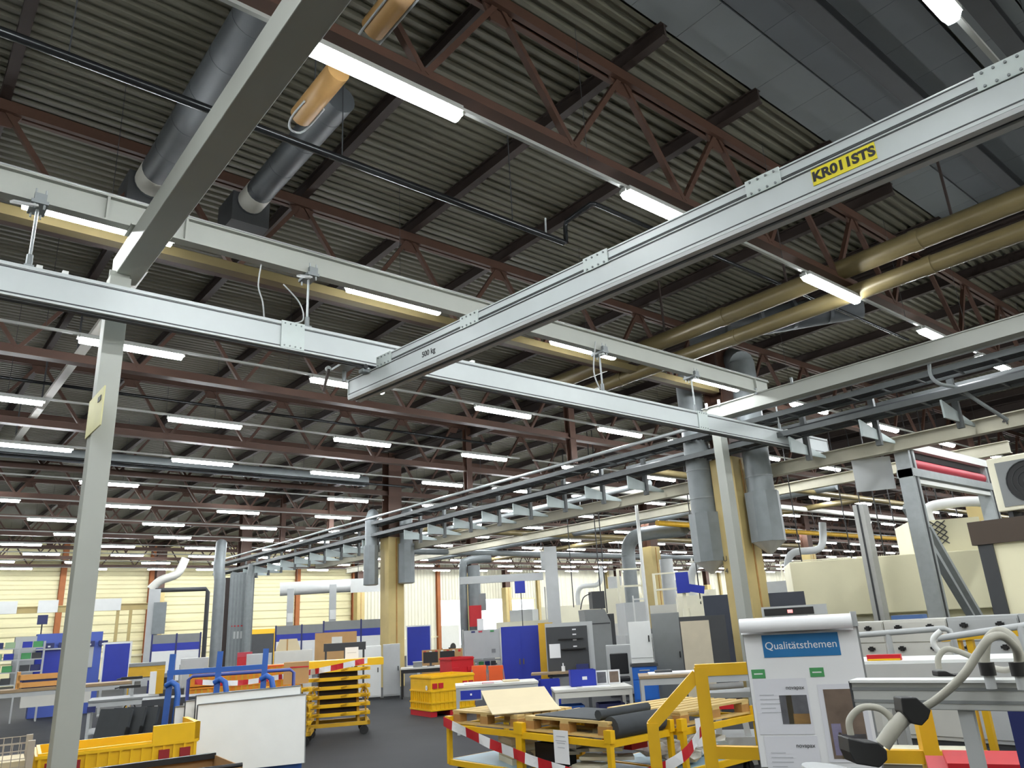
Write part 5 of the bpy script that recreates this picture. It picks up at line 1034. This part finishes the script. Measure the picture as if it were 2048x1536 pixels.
t = thing('light_mast', 'thin white mast with a foot frame before the third ochre column', 'mast', (16.685, 14.340, 0), -0.861); MB().cyl((0, 0, 0), (-.0, 0, 5.0), .05, 10).build('shaft', m_white, t); MB().bar((-.35, 0, 1.6), (0, 0, 1.1), .04).build('stay', m_white, t); MB().bar((-.35, 0, .0), (-.35, 0, 2.3), .04).build('stay', m_white, t); MB().bar((-.35, 0, 2.2), (0, 0, 2.2), .04).build('stay', m_white, t)
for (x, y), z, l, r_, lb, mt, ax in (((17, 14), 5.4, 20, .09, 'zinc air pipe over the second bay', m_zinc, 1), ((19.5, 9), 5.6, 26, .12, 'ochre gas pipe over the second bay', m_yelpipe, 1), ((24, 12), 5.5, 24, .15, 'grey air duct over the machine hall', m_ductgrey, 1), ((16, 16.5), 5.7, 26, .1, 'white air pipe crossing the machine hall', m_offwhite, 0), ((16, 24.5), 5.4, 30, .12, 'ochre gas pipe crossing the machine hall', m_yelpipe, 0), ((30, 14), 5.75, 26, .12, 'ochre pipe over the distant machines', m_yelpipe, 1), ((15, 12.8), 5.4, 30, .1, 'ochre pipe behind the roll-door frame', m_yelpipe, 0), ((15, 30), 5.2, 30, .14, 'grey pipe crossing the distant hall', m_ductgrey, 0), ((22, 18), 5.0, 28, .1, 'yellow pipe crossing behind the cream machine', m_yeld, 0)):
    t = thing('ceiling_pipe', lb, 'pipe', (x, y, z)); e = (0, l, 0) if ax else (l, 0, 0); MB().cyl((0, 0, 0), e, r_, 10).build('pipe_run', mt, t)
    for i in range(1, 5): q_ = Vector(e)*(i/5); MB().cyl(q_, q_+Vector((0, 0, 6.3-z if not ax else 7.7-z)), .012, 5).build('hanging_rod', m_dark, t)
t = thing('twin_duct', 'thick grey duct elbow at the third ochre column', 'duct', (22.752, 19.554, 0), -0.863); MB().cyl((-.5, 0, 0), (-.5, 0, 4.0), .27, 14).build('vertical_duct', m_ductgrey, t); MB().tube([(-.5, 0, 4.0), (-.4, 0, 4.5), (.1, 0, 4.8), (1.5, .4, 4.9), (1.7, .4, 4.95)], .27, 14, sub=4).build('elbow', m_ductgrey, t); MB().cyl((.9, 0, 0), (.9, 0, 3.8), .25, 12).build('vertical_duct', m_lgrey, t)

# conduit bending off the grey girder, thin drop cables in the machine hall
o = MB().tube([(12.837, 4.490, 5.410), (12.832, 4.506, 5.180), (12.864, 4.413, 5.022), (13.030, 4.231, 4.930), (13.297, 4.048, 4.677), (13.671, 3.840, 4.385)], .03, 8, sub=4).build('cable_conduit', m_zincd); tag(o, 'bent grey cable conduit above the roll-door frame', 'conduit')
for (x, y), z0, z1 in (((21.483, 10.699), 1.9, 6.3), ((23.503, 11.118), 2.4, 6.3), ((20.032, 9.095), 2.6, 6.3), ((25.683, 11.153), 2.8, 6.3), ((21.377, 8.488), 1.6, 6.3), ((23.390, 8.826), 1.8, 6.3), ((25.419, 9.105), 2.0, 6.3), ((18.017, 17.332), 1.9, 6.3), ((17.762, 16.874), 1.9, 6.3), ((19.482, 20.111), 2.2, 6.3), ((19.202, 14.397), 2.0, 6.3), ((19.982, 11.389), 2.2, 6.3)):
    nd_ = globals().get('nd_', -1)+1; o = MB().cyl((0, 0, z0), (0, 0, 7.925), .018, 6).build('drop_cable', m_black, None, (x, y, 0)); tag(o, 'thin black drop cable ' + ['beside the aluminium profile post', 'between aluminium post and vent lattice', 'in front of the cream machine', 'above the cream machine middle', 'right of the roll-door brace', 'before the lattice vent tower', 'near the machine cabin corner', 'beside the tall grey machine tower', 'closest to the dark side of the machine tower', 'right of the jib crane post', 'left of the fan duct at the U4 column', 'right of the second fan duct'][nd_], 'cable', 'drop cables')
